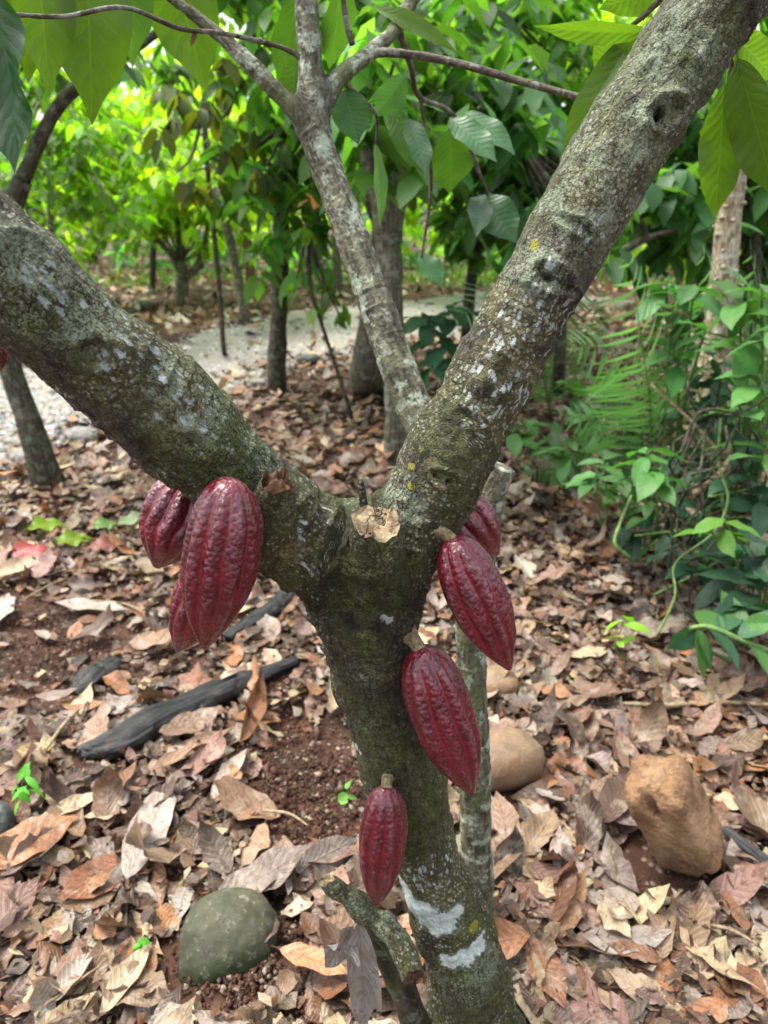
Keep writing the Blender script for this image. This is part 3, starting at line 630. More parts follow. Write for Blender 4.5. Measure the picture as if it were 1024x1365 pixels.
# ------------------------------------------------------------------ ROCKS
def sphere_pts(nu=72, nv=44):
    th = np.linspace(0, 2 * np.pi, nu, endpoint=False); ph = np.linspace(0, np.pi, nv)
    T, P = np.meshgrid(th, ph); D = np.stack([np.sin(P) * np.cos(T), np.sin(P) * np.sin(T), np.cos(P)], -1).reshape(-1, 3)
    i = np.arange(nv - 1)[:, None] * nu; j = np.arange(nu)[None]; k = (j + 1) % nu
    return D, np.stack([i + j, i + nu + j, i + nu + k, i + k], -1).reshape(-1, 4)
SD, SF = sphere_pts()
def rock(name, label, c, size, ax, mat, boxy=2.0, rough=.06, seed=0, pits=(), parent=None, cat='rock', group=None):
    """superellipsoid stone; ax = three axis vectors"""
    D = SD; s = (np.abs(D) ** boxy).sum(1) ** (1 / boxy); Q = D / s[:, None]
    r = 1 + rough * fbm(Q * 1.6, 4, seed) + rough * .25 * fbm(Q * 7, 3, seed) 
    Q = Q * r[:, None]
    for d, rad, dep in pits:
        d = np.array(d, float); d /= np.linalg.norm(d); a = np.linalg.norm(D - d, axis=1); Q = Q * (1 - dep * np.exp(-(a / rad) ** 4))[:, None]
    A = np.array(ax, float); A /= np.linalg.norm(A, axis=1, keepdims=True)
    Vr = np.asarray(c) + (Q * np.array(size)) @ A
    o = put(name, Vr - np.asarray(c), SF, mat); o.location = [float(v) for v in c]
    return tag(o, label, cat, group)
def basis(d, up=(0, 0, 1)):
    d = np.array(d, float); d /= np.linalg.norm(d); x = np.cross(d, up); x /= np.linalg.norm(x); return [x, np.cross(x, d) * -1, d]
c = on_ground(303, 1255, .02); mossy_c = c
rock('mossy_rock', 'rounded green mossy rock half buried in the reddish soil', c - [.004, -.02, .050], (.094, .085, .108), [(1, .15, 0), (-.15, 1, 0), (.06, 0, 1)], M['mossrock'], 2.4, .07, 3)
tl, br = at(868, 1040, 1.14), on_ground(935, 1158, .0); d = tl - br
c = (tl + br) / 2 + np.array([0, .02, .012]); brown_c = c
rock('brown_rock', 'blocky orange-brown rock with a small dark hole, leaning on the leaves', c, (.061, .064, .124), basis(d, (.5, 1, .25)), M['brownrock'], 7.0, .12, 6, pits=[(np.array(basis(d, (.5, 1, .25))) @ (ray(861, 1084) * -1 + RIGHT * -.62 - UP * .30), .17, .34), (np.array(basis(d, (.5, 1, .25))) @ (ray(880, 1130) * -1 + RIGHT * -.2 - UP * .4), .35, .07)])
c = on_ground(672, 1012, .045)
rock('smooth_stone', 'smooth tan oblong stone just right of the slender stem', c, (.105, .075, .07), [(1, .35, -.1), (-.35, 1, 0), (0, 0, 1)], M['smoothrock'], 2.2, .03, 8); smooth_c = c
c = on_ground(663, 912, .03)
rock('smooth_stone', 'small brown stone behind the tan oblong stone', c, (.062, .06, .048), [(1, .1, 0), (-.1, 1, 0), (0, 0, 1)], M['smoothrock'], 2.3, .05, 9)
c = on_ground(-12, 1110, .02)
rock('dark_stone', 'dark grey-green stone at the left edge of the view', c, (.05, .06, .07), [(1, .1, 0), (-.1, 1, 0), (0, 0, 1)], M['darkrock'], 2.4, .08, 10)
for px, py, s, nm, lb in ((108, 582, .10, 'path_stone', 'pale flat stone beside the path near the dark leaning stem'), (190, 408, .14, 'path_stone', 'low dark stone far off on the litter left of the branching tree'), (410, 480, .09, 'path_stone', 'dark mossy stone at the path edge right of the upright dark trunk'), (375, 492, .10, 'path_stone', 'grey stone at the foot of the upright dark trunk'),
                       (440, 472, .08, 'path_stone', 'grey stone at the path edge beside the thin sapling'), (345, 512, .07, 'path_stone', 'small grey stone in front of the upright dark trunk'), (30, 610, .08, 'path_stone', 'small pale stone left of the dark leaning stem')):
    c = on_ground(px, py, s * .2)
    rock(nm, lb, c, (s, s * .8, s * .55), [(1, random.uniform(-.5, .5), 0), (.2, 1, 0), (0, 0, 1)], M['greyrock' if 'pale' in lb or 'grey' in lb else 'darkrock'], 2.4, .1, px, group='stones along the path')

# ------------------------------------------------------------------ CHARRED LOGS AND STICKS ON THE GROUND
LOGP = []
def log(name, label, pts, rad, mat, flat=.6, seg=18, cat='log', group=None, wob=.22):
    P = np.array([on_ground(a, b, r * flat * .55 + (.010 if cat == 'log' else .03)) for (a, b), r in zip(pts, rad)])
    big = cat == 'log'; seg = 40 if big else seg; Vl, Fl, b = tube_arrays(P, rad, seg, 110 if big else 40 if len(P) > 2 else 14, wob)
    if big:
        bb_ = b * [60, 60, 7]; cz = fbm(bb_, 4, 3.0); Vl = Vl + (np.array([0, 0, 1.0]) * (.007 * cz - .012 * np.maximum(0, .18 - np.abs(vnoise(b * [45, 45, 5] + 7))) / .18)[:, None]); Vl[:, :2] += (.010 * fbm(b * [30, 30, 22], 3, 9))[:, None]
    zc = hgt(Vl[:, 0], Vl[:, 1]) + np.mean(rad) * flat * .55 + (.010 if cat == 'log' else .03)
    Vl[:, 2] = zc + (Vl[:, 2] - zc) * flat
    if cat == 'log': LOGP.append((spline(P, 60), max(rad)))
    o = put(name, Vl - P[0], Fl, mat, attrs={'bark': b}); o.location = [float(v) for v in P[0]]
    return tag(o, label, cat, group)
log('charred_log', 'long black charred slab of wood lying left of the trunk', [(105, 1005), (165, 985), (230, 950), (310, 915), (395, 880)], [.020, .044, .048, .040, .016], M['char'], .7)
log('charred_log', 'short black charred piece behind the hanging left pods', [(300, 850), (335, 828), (370, 806), (400, 780)], [.02, .038, .036, .03], M['char'], .7)
log('charred_log', 'small charred lump of wood beyond the long black slab', [(98, 925), (125, 900), (152, 880)], [.02, .04, .02], M['char'], .6)
log('charred_stick', 'thin black burnt stick right of the brown rock', [(965, 1105), (1000, 1132), (1060, 1180)], [.011, .013, .012], M['char'], .9, 12, 'stick')
log('twig', 'long pale twig lying across the litter before the strappy plant', [(828, 938), (890, 940), (960, 936), (1060, 942)], [.006, .007, .0065, .005], M['stembrown'], 1, 8, 'stick', None, .15)
log('twig', 'short grey twig lying left of the long black slab', [(60, 1000), (90, 960), (118, 935)], [.004, .005, .003], M['stembrown'], 1, 8, 'stick', None, .15)
for nm, lb, a, b in (('twig', 'thin twig beside the mossy rock on the trunk side', (330, 1170), (420, 1155)), ('twig', 'bent thin twig in front of the brown rock', (800, 1190), (860, 1240)), ('twig', 'dark thin twig near the red fallen leaf', (30, 800), (90, 770)), ('twig', 'fine twig on the bare soil patch', (350, 1080), (410, 1100)),
                     ('twig', 'thin twig lying far right in front of the burnt stick', (930, 1230), (1010, 1260)), ('twig', 'thin grey twig at the lower left corner', (60, 1340), (130, 1290)), ('twig', 'thin twig below the green fallen leaves', (120, 800), (200, 820))):
    m_ = ((a[0] + b[0]) / 2 + 6, (a[1] + b[1]) / 2 - 5); log(nm, lb, [a, m_, b], [.003, .0035, .002], M['stembrown'], 1, 6, 'stick', 'thin twigs in the litter', .2)
# ------------------------------------------------------------------ LEAF LITTER
PAL = [('tan', (.27, .17, .105), 5), ('pale grey', (.42, .345, .285), 4), ('pinkish brown', (.255, .145, .105), 4), ('rust-brown', (.25, .115, .058), 3), ('dark brown', (.10, .058, .038), 5.5),
       ('straw', (.52, .40, .25), 3), ('grey-brown', (.20, .145, .115), 4), ('orange-brown', (.36, .17, .075), 1.3)]
PW = np.array([p[2] for p in PAL], float); PW /= PW.sum()
def to_px(P):
    q = np.asarray(P) - CAM; d = q @ FWD; return 512 + FPX * (q @ RIGHT) / d, 682.5 - FPX * (q @ UP) / d
def bare(px, py):
    """how thin the litter lies (0 deep litter .. 1 bare soil), by place on the ground"""
    out = np.zeros(len(px))
    for x, y, rx, ry, s in ((415, 1050, 105, 125, 1.0), (325, 1295, 95, 60, .95), (60, 865, 150, 105, .9), (215, 900, 60, 50, .6), (390, 1330, 60, 40, .6), (150, 640, 120, 60, .15), (700, 620, 80, 50, .2), (230, 1170, 40, 90, .45), (980, 1330, 60, 50, .5)):
        out = np.maximum(out, s * np.exp(-(((px - x) / rx) ** 2 + ((py - y) / ry) ** 2) ** 3))
    return out
OBST = [(mossy_c, .135), (brown_c, .105), (smooth_c, .11), (at(632, 1390, .8) * [1, 1, 0], .10), (on_ground(641, 1245), .035)]
def scatter(n, y0, y1, seed, ypow=1.0, thin=1.0):
    r = np.random.default_rng(seed); y = y0 + (y1 - y0) * r.random(n) ** ypow; x = (r.random(n) * 2 - 1) * (.30 + y * .68)
    z = hgt(x, y); px, py = to_px(np.column_stack([x, y, z])); keep = r.random(n) > thin * bare(px, py)
    keep &= ~((on_path(x, y) < .80 + .45 * vnoise(np.column_stack([x * 1.1, y * 1.1, 0 * x])) + .2 * r.normal(0, 1, n)) & (r.random(n) > .10))
    for c, rad in OBST: keep &= np.hypot(x - c[0], y - c[1]) > rad
    for S_, rad in LOGP: keep &= np.hypot(x[:, None] - S_[None, :, 0], y[:, None] - S_[None, :, 1]).min(1) > rad * .85
    return np.column_stack([x, y, z])[keep], r
def litter_arrays(P, r, Lr, Wf, nu, nv, lift, tilt, curl, tear=.0, dark=1.0):
    n = len(P); L = r.uniform(*Lr, n); W = L * r.uniform(*Wf, n)
    V_, luv, F_ = leaves(L, W, nu, nv, curl=r.normal(0, curl, n) / W, bend=r.normal(0, .9, n) / L, fold=r.normal(.12, .22, n), wave=r.uniform(.05, .35, n), twist=r.normal(0, .5, n), tear=tear)
    V_[:, :, 1] -= L[:, None] * .5
    yaw = r.uniform(0, 6.283, n); D = np.column_stack([np.cos(yaw), np.sin(yaw), r.normal(0, tilt, n)])
    Nn = np.column_stack([r.normal(0, tilt, n), r.normal(0, tilt, n), np.where(r.random(n) < .3, -1, 1)])
    V_ = place(V_, orient(D, Nn), P + np.column_stack([0 * L, 0 * L, r.uniform(*lift, n)]))
    gz = hgt(V_[:, :, 0].ravel(), V_[:, :, 1].ravel()).reshape(V_.shape[:2])
    V_[:, :, 2] = np.maximum(V_[:, :, 2], gz + .001 + .003 * r.random((n, 1)))
    ci = r.choice(len(PAL), n, p=PW); t = np.array([PAL[c][1] for c in ci]) * (1 + r.normal(0, .2, (n, 1))) * (1 + r.normal(0, .04, (n, 3))) * dark * .80
    return V_, luv, F_, np.clip(t * [.98, .985, .93], .01, .8), ci, L
parts = []
def add_litter(*a):
    V_, luv, F_, t, _, _ = litter_arrays(*a); parts.append(flat(V_, luv, F_, t))
P, r = scatter(17000, .55, 3.2, 21, .8); add_litter(P, r, (.012, .050), (.4, .95), 1, 3, (.0, .016), .3, .6, .5, .85)
P, r = scatter(4600, .55, 3.4, 22, .9); add_litter(P, r, (.045, .10), (.35, .7), 2, 6, (.004, .018), .2, .7, .2)
P, r = scatter(1300, .55, 3.6, 23, .95); add_litter(P, r, (.10, .19), (.30, .48), 3, 10, (.006, .024), .15, .7, .09)
P, r = scatter(4500, .6, 3.4, 26, .9, 1.1); add_litter(P, r, (.012, .045), (.25, .8), 1, 3, (.018, .034), .4, .8, .5)
P, r = scatter(9000, 3.2, 7.5, 24, 1); add_litter(P, r, (.04, .16), (.35, .6), 1, 4, (.0, .04), .25, .7, .2, 1.1)
P, r = scatter(9000, 7.2, 20, 25, 1.1); add_litter(P, r, (.10, .24), (.4, .6), 1, 2, (.0, .05), .25, .6, .1, 1.4)
off = 0; Fs = {}
Vl = np.vstack([p[0] for p in parts]); tl_ = np.vstack([p[3] for p in parts]); ll = np.vstack([p[2] for p in parts]); Fl = []
for p in parts: Fl.append(p[1] + off); off += len(p[0])
tag(put('leaf_litter', Vl, Fl, M['dead'], tint=tl_, luv=ll), kind='stuff')

# loose gravel stones on the path
r = np.random.default_rng(61); n = 3400; k = (r.random(n) ** 1.3 * 95 + 8).astype(int); s_ = r.uniform(-1.05, 1.05, n)
xy = Sp[k, :2] + nn[k] * (s_ * Sp[k, 2])[:, None] + r.normal(0, .05, (n, 2)); gz = hgt(xy[:, 0], xy[:, 1]) + .03 * (1 - np.abs(s_).clip(0, 1) ** 3)
sd, sf = sphere_pts(7, 5); sz = r.uniform(.008, .030, n) * np.where(r.random(n) < .06, 1.8, 1)
Vp = sd[None] * (sz[:, None, None] * r.uniform(.6, 1.3, (n, 1, 3)) * [1, 1, .6]) * (1 + .16 * r.normal(0, 1, (n, len(sd), 1))) + np.column_stack([xy, gz])[:, None]
cc = np.array([.27, .26, .235]) * np.exp(r.normal(0, .4, (n, 1))) * (1 + r.normal(0, .05, (n, 3)))
def peb_mat():
    m = Mat('pebble'); t = m.attr('tint', 'Color'); return m.done(m.pbr(t, .8, m.bump(m.noise(m.pos(), 200, 3), .5, .002), .3))
PEB = peb_mat()
tag(put('gravel', Vp.reshape(-1, 3), (sf[None] + (np.arange(n) * len(sd))[:, None, None]).reshape(-1, 4), PEB, tint=np.repeat(np.clip(cc, .03, .7), len(sd), 0)), kind='stuff')

# pebbles and crumbs of earth on the bare patches
r = np.random.default_rng(5); pp = []
for x, y, rx, ry, n in ((415, 1050, 90, 105, 1500), (330, 1290, 95, 60, 700), (70, 860, 110, 70, 900), (500, 1000, 500, 340, 300)):
    for _ in range(n):
        a = on_ground(x + r.normal(0, rx * .6), min(1360, y + r.normal(0, ry * .6))); pp.append((a, r.uniform(.0015, .0065) * (1.0 if r.random() > .05 else 2.0)))
sd, sf = sphere_pts(6, 4); C_ = np.array([p[0] for p in pp]); S_ = np.array([p[1] for p in pp])
Vp = (sd[None] * (S_[:, None, None] * r.uniform(.6, 1.2, (len(pp), 1, 3)))) * (1 + .30 * r.normal(0, 1, (len(pp), len(sd), 1))) + (C_ + [0, 0, .002])[:, None]
cc = np.where(r.random((len(pp), 1)) < .85, [[.085, .042, .027]], [[.24, .19, .14]]) * r.uniform(.6, 1.3, (len(pp), 1))
Fp = (sf[None] + (np.arange(len(pp)) * len(sd))[:, None, None]).reshape(-1, 4)
tag(put('pebbles', Vp.reshape(-1, 3), Fp, PEB, tint=np.repeat(cc, len(sd), 0)), kind='stuff')

# individual dead leaves, the nearest 300: described by colour, shape and the landmark they lie beside
LAND = [('the mossy rock', mossy_c), ('the brown rock', brown_c), ('the tan stone', smooth_c), ('the trunk foot', at(640, 1390, .8)), ('the long black slab', on_ground(250, 945)), ('the burnt stick', on_ground(995, 1128)),
        ('the pale twig', on_ground(940, 938)), ('the red fallen leaf', on_ground(50, 752)), ('the green fallen leaves', on_ground(90, 715)), ('the strappy plant', on_ground(970, 880)), ('the bare soil', on_ground(410, 1050)),
        ('the dark edge stone', on_ground(0, 1100)), ('the clover sprout', on_ground(185, 1262)), ('the lime seedling', on_ground(835, 880)), ('the slender stem', on_ground(650, 1200)), ('the small stone', on_ground(670, 905)), ('the fern clump', on_ground(800, 720))]
used = set()
def leaf_label(col, form, c, L):
    big = 'large' if L > .19 else 'small' if L < .125 else 'mid-sized'
    order = sorted(LAND, key=lambda l: math.hypot(l[1][0] - c[0], l[1][1] - c[1]))
    for lm, lc in order[:3]:
        dx, dy = c[0] - lc[0], c[1] - lc[1]; dd = math.hypot(dx, dy)
        side = ('right of' if dx > 0 else 'left of') if abs(dx) > abs(dy) else ('behind' if dy > 0 else 'in front of')
        far_ = 'close ' if dd < .22 else '' if dd < .5 else 'well '
        diag = '' if min(abs(dx), abs(dy)) < .4 * max(abs(dx), abs(dy)) else (' and ' + ('behind' if dy > 0 else 'nearer than') if abs(dx) > abs(dy) else ' to the ' + ('right of' if dx > 0 else 'left of'))
        side2 = side if not diag else (side.replace(' of', '') + ' and ' + ('behind' if dy > 0 else 'in front of') if abs(dx) > abs(dy) else side.replace(' of', '') + ' and ' + ('right of' if dx > 0 else 'left of'))
        for tail in ('', ' ' + far_.strip() if far_ else ''):
            s = f"{big} {col} {form} dead leaf {(far_ + side2) if tail else side2} {lm}"
            if s not in used: used.add(s); return s
    for lm, lc in order[:6]:
        for lm2, lc2 in order[:8]:
            if lm2 == lm: continue
            s = f"{big} {col} {form} dead leaf between {lm} and {lm2}"
            if s not in used: used.add(s); return s
    return s
def dead_leaf(P0, P1, W, colname, form, tint, label=None, nrm=(0, 0, 1), lift=.012, curl=0, bend=0, fold=.1, wave=.15, twist=0, name='dead_leaf', cat='dead leaf', group='dead leaves on the ground', mat=None, nu=6, nv=22, clampg=True, petiole=.12, roll=0, tear=.04):
    P0, P1 = np.asarray(P0, float), np.asarray(P1, float); D = P1 - P0; L = np.linalg.norm(D)
    V_, luv, F_ = leaves([L], W, nu, nv, curl=curl / W, bend=bend / L, fold=fold, wave=wave, twist=twist, petiole=petiole, quilt=.05, tear=tear)
    V_ = place(V_, orient(D[None], np.array([nrm], float), roll), P0[None] + [0, 0, lift])[0]
    if clampg: V_[:, 2] = np.maximum(V_[:, 2], hgt(V_[:, 0], V_[:, 1]) + .003)
    c = V_.mean(0)
    o = put(name, V_ - c, F_, mat or M['dead'], tint=np.tile(np.asarray(tint) * (.86 if mat is None else 1), (len(V_), 1)), luv=luv); o.location = [float(v) for v in c]
    return tag(o, label or leaf_label(colname, form, c, L), cat, group)
T_ = {p[0]: np.array(p[1]) for p in PAL}
# leaves one can recognise in the photograph
def gl(a, b, w, col, form, label, lift=.02, mul=1.0, **k):
    P0, P1 = on_ground(*a), on_ground(*b); used.add(label)
    return dead_leaf(P0, P1, w, col, form, T_[col] * mul, label, lift=lift, **k)
gl((172, 1188), (232, 1050), .085, 'pale grey', 'flat', 'broad pale grey-pink leaf lying upright between the long black slab and the mossy rock', .035, .95, nrm=(.1, -.5, 1), curl=.35)
gl((-30, 1178), (112, 1108), .088, 'orange-brown', 'ribbed', 'orange-brown deeply ribbed leaf at the left edge, lit from above', .05, 1.1, nrm=(.1, -.35, 1), curl=-.3)
gl((-35, 1290), (58, 1180), .07, 'pinkish brown', 'ribbed', 'dull pinkish ribbed leaf just under the orange-brown ribbed leaf', .03, .9, nrm=(.3, -.2, 1))
gl((140, 1105), (185, 1025), .055, 'rust-brown', 'crumpled', 'crumpled rust-brown leaf left of the broad pale grey-pink leaf', .03, .9, curl=2.2, nrm=(-.3, -.4, 1))
gl((48, 1120), (150, 1070), .05, 'straw', 'curled', 'whitish curled leaf behind the orange-brown ribbed leaf', .04, 1.05, curl=1.5)
gl((90, 1055), (145, 1035), .05, 'dark brown', 'curled', 'dark curled leaf at the near end of the long black slab', .03, .9, curl=2.0)
gl((205, 1045), (318, 985), .045, 'tan', 'curled', 'curled tan leaf with wavy edge in front of the long black slab', .045, 1.15, curl=1.6, wave=.4)
gl((285, 1078), (330, 1010), .05, 'pale grey', 'cupped', 'cupped pale leaf left of the bare soil patch', .03, 1.1, curl=1.8)
gl((322, 1010), (352, 915), .06, 'rust-brown', 'folded', 'folded rust-brown leaf standing up against the long black slab', .05, 1.1, nrm=(.4, -1, .4), fold=.7, clampg=False)
gl((352, 955), (340, 890), .06, 'orange-brown', 'upright', 'upright brown leaf at the far end of the long black slab', .05, .85, nrm=(-.3, -1, .3), fold=.5, clampg=False)
gl((800, 1120), (838, 1050), .07, 'dark brown', 'glossy', 'dark reddish-brown glossy leaf propped against the brown rock', .05, 1.25, nrm=(-.4, -.8, .9), fold=.4)
gl((790, 1150), (850, 1205), .06, 'grey-brown', 'ribbed', 'grey-brown ribbed leaf in front of the brown rock', .03, 1.0, curl=1.4)
gl((690, 1160), (735, 1240), .075, 'pinkish brown', 'long', 'long flat pinkish leaf right of the slender stem', .02, 1.05, curl=.3)
gl((705, 1265), (752, 1362), .06, 'rust-brown', 'flat', 'flat rust-brown oval leaf in front of the long pinkish leaf', .03, 1.15, curl=.2)
gl((795, 1225), (838, 1270), .05, 'straw', 'torn', 'torn pale straw-coloured leaf well in front of the brown rock', .04, 1.25, curl=.3, wave=.35)
gl((660, 1110), (700, 1185), .05, 'tan', 'flat', 'flat tan leaf hugging the slender stem on its right', .02, 1.0)
gl((760, 885), (815, 875), .055, 'straw', 'flat', 'pale straw leaf lying before the lime seedling', .03, 1.05)
gl((800, 760), (835, 725), .05, 'orange-brown', 'leaning', 'orange-brown leaf leaning under the fern clump', .05, .8, nrm=(-.3, -1, .5))
gl((930, 880), (1030, 935), .11, 'pinkish brown', 'ribbed', 'large ribbed brown leaf under the strappy plant', .03, .7, curl=.5)
gl((720, 935), (765, 945), .06, 'orange-brown', 'curled', 'bright orange-brown curled leaf behind the tan oblong stone', .04, 1.0, curl=1.2)
gl((370, 1160), (480, 1150), .06, 'pinkish brown', 'arched', 'arched brown leaf behind the sawn basal shoot', .03, .75, curl=1.2)
gl((395, 1180), (478, 1135), .06, 'pale grey', 'papery', 'papery grey-green leaf leaning behind the lowest pod', .04, .62, nrm=(-.2, -.8, .6))
gl((375, 1290), (470, 1325), .045, 'orange-brown', 'long', 'long yellowish leaf with dark underside in front of the mossy rock', .05, 1.5, curl=.9)
gl((345, 1275), (370, 1235), .05, 'dark brown', 'curled', 'dark curled leaf against the right side of the mossy rock', .03, 1.0, curl=1.8)
gl((140, 1365), (205, 1270), .05, 'straw', 'long', 'long pale leaf with curled rim left of the mossy rock', .03, .95, curl=1.4)
gl((75, 1350), (130, 1280), .045, 'pale grey', 'rolled', 'rolled pale leaf near the lower left corner', .03, 1.0, curl=2.0)
gl((-10, 845), (14, 800), .09, 'pale grey', 'flat', 'pale lilac-grey leaf at the left edge below the red fallen leaf', .03, 1.1)
gl((75, 812), (175, 822), .07, 'pale grey', 'flat', 'broad pale leaf lying flat below the green fallen leaves', .03, .95)
gl((130, 1265), (160, 1240), .05, 'orange-brown', 'torn', 'torn orange leaf beside the clover sprout', .03, 1.2)
gl((1000, 1090), (945, 1075), .05, 'straw', 'bright', 'bright straw leaf behind the burnt stick', .03, 1.15)
# withered leaf that hangs on the cut shoot
dead_leaf(at(478, 1228, .715), at(487, 1375, .70), .055, 'pale grey', 'hanging', np.array([.30, .275, .25]), 'withered grey leaf hanging limp from the sawn basal shoot', nrm=(.2, -1, .1), lift=0, curl=2.2, fold=.3, wave=.6, clampg=False, group=None, cat='dead leaf')
dead_leaf(at(470, 1235, .72), at(434, 1290, .70), .05, 'pale grey', 'hanging', np.array([.26, .235, .21]), 'small withered grey leaf on the left of the sawn basal shoot', nrm=(.4, -1, .2), lift=0, curl=1.2, fold=.3, wave=.5, clampg=False, group=None, cat='dead leaf')
# fresh fallen ones: red and lime
RED = np.array([.36, .065, .055]); LIME = np.array([.22, .34, .03])
for a, b, w, t, lb in (((15, 745), (85, 758), .10, RED, 'bright red fallen leaf in front of the green fallen leaves'), ((122, 742), (165, 735), .08, RED * [.9, 2.2, 2.4], 'pinkish-red fallen leaf beside the lime-green fallen leaves'),
                       ((40, 718), (92, 702), .085, LIME, 'lime-green fallen leaf, the rear one of two'), ((75, 735), (128, 725), .08, LIME * .9, 'lime-green fallen leaf, the front one of two'),
                       ((125, 715), (160, 705), .07, LIME * [.8, .9, 3], 'pale green fallen leaf behind the pinkish-red one'), ((160, 712), (205, 690), .07, np.array([.33, .42, .26]), 'washed-out green fallen leaf under the hanging left pods')):
    used.add(lb); dead_leaf(on_ground(*a), on_ground(*b), w, '', '', t, lb, lift=.045, nrm=(.1, -.45, 1), curl=.6, wave=.35, bend=.4, name='fallen_leaf', cat='fallen leaf', group='fresh fallen leaves', mat=M['leaf'])
# the rest of the 300
P, r = scatter(1500, .62, 2.6, 77, .9, 1.15)
px, py = to_px(P); P = P[(px > 5) & (px < 1019) & (py < 1358)]
P = P[np.argsort(np.hypot(P[:, 0], P[:, 1]))]
sel = []
for q in P:
    if all((q[0] - s[0]) ** 2 + (q[1] - s[1]) ** 2 > .0040 * (1 + .35 * q[1]) for s in sel): sel.append(q)
    if len(sel) >= 262: break
for q in sel:
    c = r.choice(len(PAL), p=PW); L = r.uniform(*[(.055, .10), (.10, .15), (.15, .22)][r.choice(3, p=[.42, .34, .24])]); W = L * r.uniform(.30, .52); yaw = r.uniform(0, 6.283); d = np.array([math.cos(yaw), math.sin(yaw), r.normal(0, .12)]) * L / 2
    cu = r.choice([0.1, .4, .9, 1.6, 2.4], p=[.3, .25, .2, .15, .1]) * r.choice([-1, 1]); fo = r.choice([.05, .15, .6], p=[.5, .35, .15]); wv = r.uniform(.08, .4); tw = r.normal(0, .5)
    form = 'rolled' if abs(cu) > 2 else 'curled' if abs(cu) > .8 else 'folded' if fo > .5 else 'wavy' if wv > .3 else 'twisted' if abs(tw) > .7 else 'flat'
    dead_leaf(q - d, q + d, W, PAL[c][0], form, np.clip(np.array(PAL[c][1]) * (1 + r.normal(0, .12)) * (1 + r.normal(0, .04, 3)), .02, .7), nrm=(r.normal(0, .22), r.normal(-.08, .22), 1), lift=r.uniform(.016, .034), curl=cu, bend=r.normal(0, .6), fold=fo, wave=wv, twist=tw, nu=4, nv=14, tear=r.choice([.02, .08, .2]))

# ------------------------------------------------------------------ HERO LEAVES of the tree crowns, near the lens
def hang_leaf(parent, base, tip, wpx, tint, roll=0.0, bend=.3, fold=.25, curl=0.0, wave=.12, mat='leaf', nrm=None, name='leaf', shape=.9):
    a, b = at(*base), at(*tip); D = b - a; L = np.linalg.norm(D); W = wid(wpx, (a + b) / 2)
    V_, luv, F_ = leaves([L], W, 6, 26, curl=curl / W, bend=bend / L, fold=fold, wave=wave, petiole=.10, quilt=.05, shape=shape)
    n = (CAM - (a + b) / 2) if nrm is None else np.array(nrm, float)
    V_ = place(V_, orient(D[None], n[None], roll), a[None])[0]
    return put(name, V_, F_, M[mat], parent, tint=np.tile(tint, (len(V_), 1)), luv=luv)
YG = np.array([.074, .142, .012]); MG = np.array([.045, .105, .018]); DG = np.array([.016, .055, .016]); BG_ = np.array([.045, .115, .045])
def btube(parent, L, mat='twig', seg=8, wob=.12):
    P_, R_ = pxtube(L); a, b, c = tube_arrays(P_, R_, seg, None, wob); return put('branch', a, b, M[mat], parent, attrs={'bark': c})
btube(tree, [(-250, 110, .62, 26), (-120, -120, .72, 18), (20, -170, 1.05, 13), (110, -155, 1.25, 11), (205, -155, 1.44, 9), (280, -140, 1.5, 6)])
hang_leaf(tree, (112, -150, 1.22), (128, 166, 1.20), 108, YG * .85, .15, .25, .12)
hang_leaf(tree, (205, -150, 1.44), (270, 122, 1.42), 104, YG * 1.05, -.25, .2, .2)
hang_leaf(tree, (40, -150, 1.16), (72, 130, 1.15), 84, YG * .8, .35, .15, .2)
hang_leaf(tree, (60, -155, 1.24), (30, 112, 1.26), 90, YG * .7, -.3, .2, .15)
hang_leaf(tree, (160, -145, 1.32), (186, 92, 1.34), 72, MG * 1.1, .5, .2, .2)
hang_leaf(tree, (-20, -40, .66), (68, 240, .66), 86, DG, -.75, -.5, .35, wave=.35)
btube(tree, [(1035, -130, .90, 16), (1010, -60, .93, 11), (985, 20, .96, 9), (972, 110, .98, 6)])
btube(tree, [(985, -70, .90, 14), (920, -40, 1.0, 10), (860, 20, 1.06, 8), (820, 50, 1.08, 5)])
hang_leaf(tree, (966, 112, .98), (955, 296, 1.0), 56, YG * .95, .2, .15, .25, wave=.25)
hang_leaf(tree, (984, 78, .96), (1032, 275, .93), 66, YG * .8, -.35, .2, .3)
hang_leaf(tree, (975, 45, .96), (1045, 108, .98), 48, YG * 1.5, .3, .3, .1)
hang_leaf(tree, (968, 115, .98), (982, 200, 1.08), 36, DG * 1.8, .5, .2, .2)
hang_leaf(tree, (868, 42, 1.05), (716, 50, 1.02), 30, YG * 1.25, .5, .35, .3)
hang_leaf(tree, (850, 45, 1.06), (785, 108, 1.12), 62, YG * 1.5, .0, .3, .1)
hang_leaf(tree, (850, 40, 1.08), (742, 212, 1.08), 46, YG * 1.0, -.3, .2, .3)
hang_leaf(tree, (905, -30, 1.02), (790, 22, 1.1), 50, YG * 1.2, .3, .3, .1)
hang_leaf(tree2, (500, 10, 1.46), (616, 52, 1.42), 26, YG * 1.0, .6, .5, .3)
hang_leaf(tree2, (455, -30, 1.40), (445, 100, 1.5), 50, MG, .6, .2, .2)
hang_leaf(tree2, (405, -40, 1.42), (376, 120, 1.5), 60, MG * .7, .6, .2, .2)
hang_leaf(tree2, (396, 78, 1.35), (384, 175, 1.5), 40, MG * .8, -.4, .2, .2)
hang_leaf(tree2, (262, 40, 1.24), (254, 62, 1.23), 7, np.array([.10, .045, .03]), 0, .1, .2)
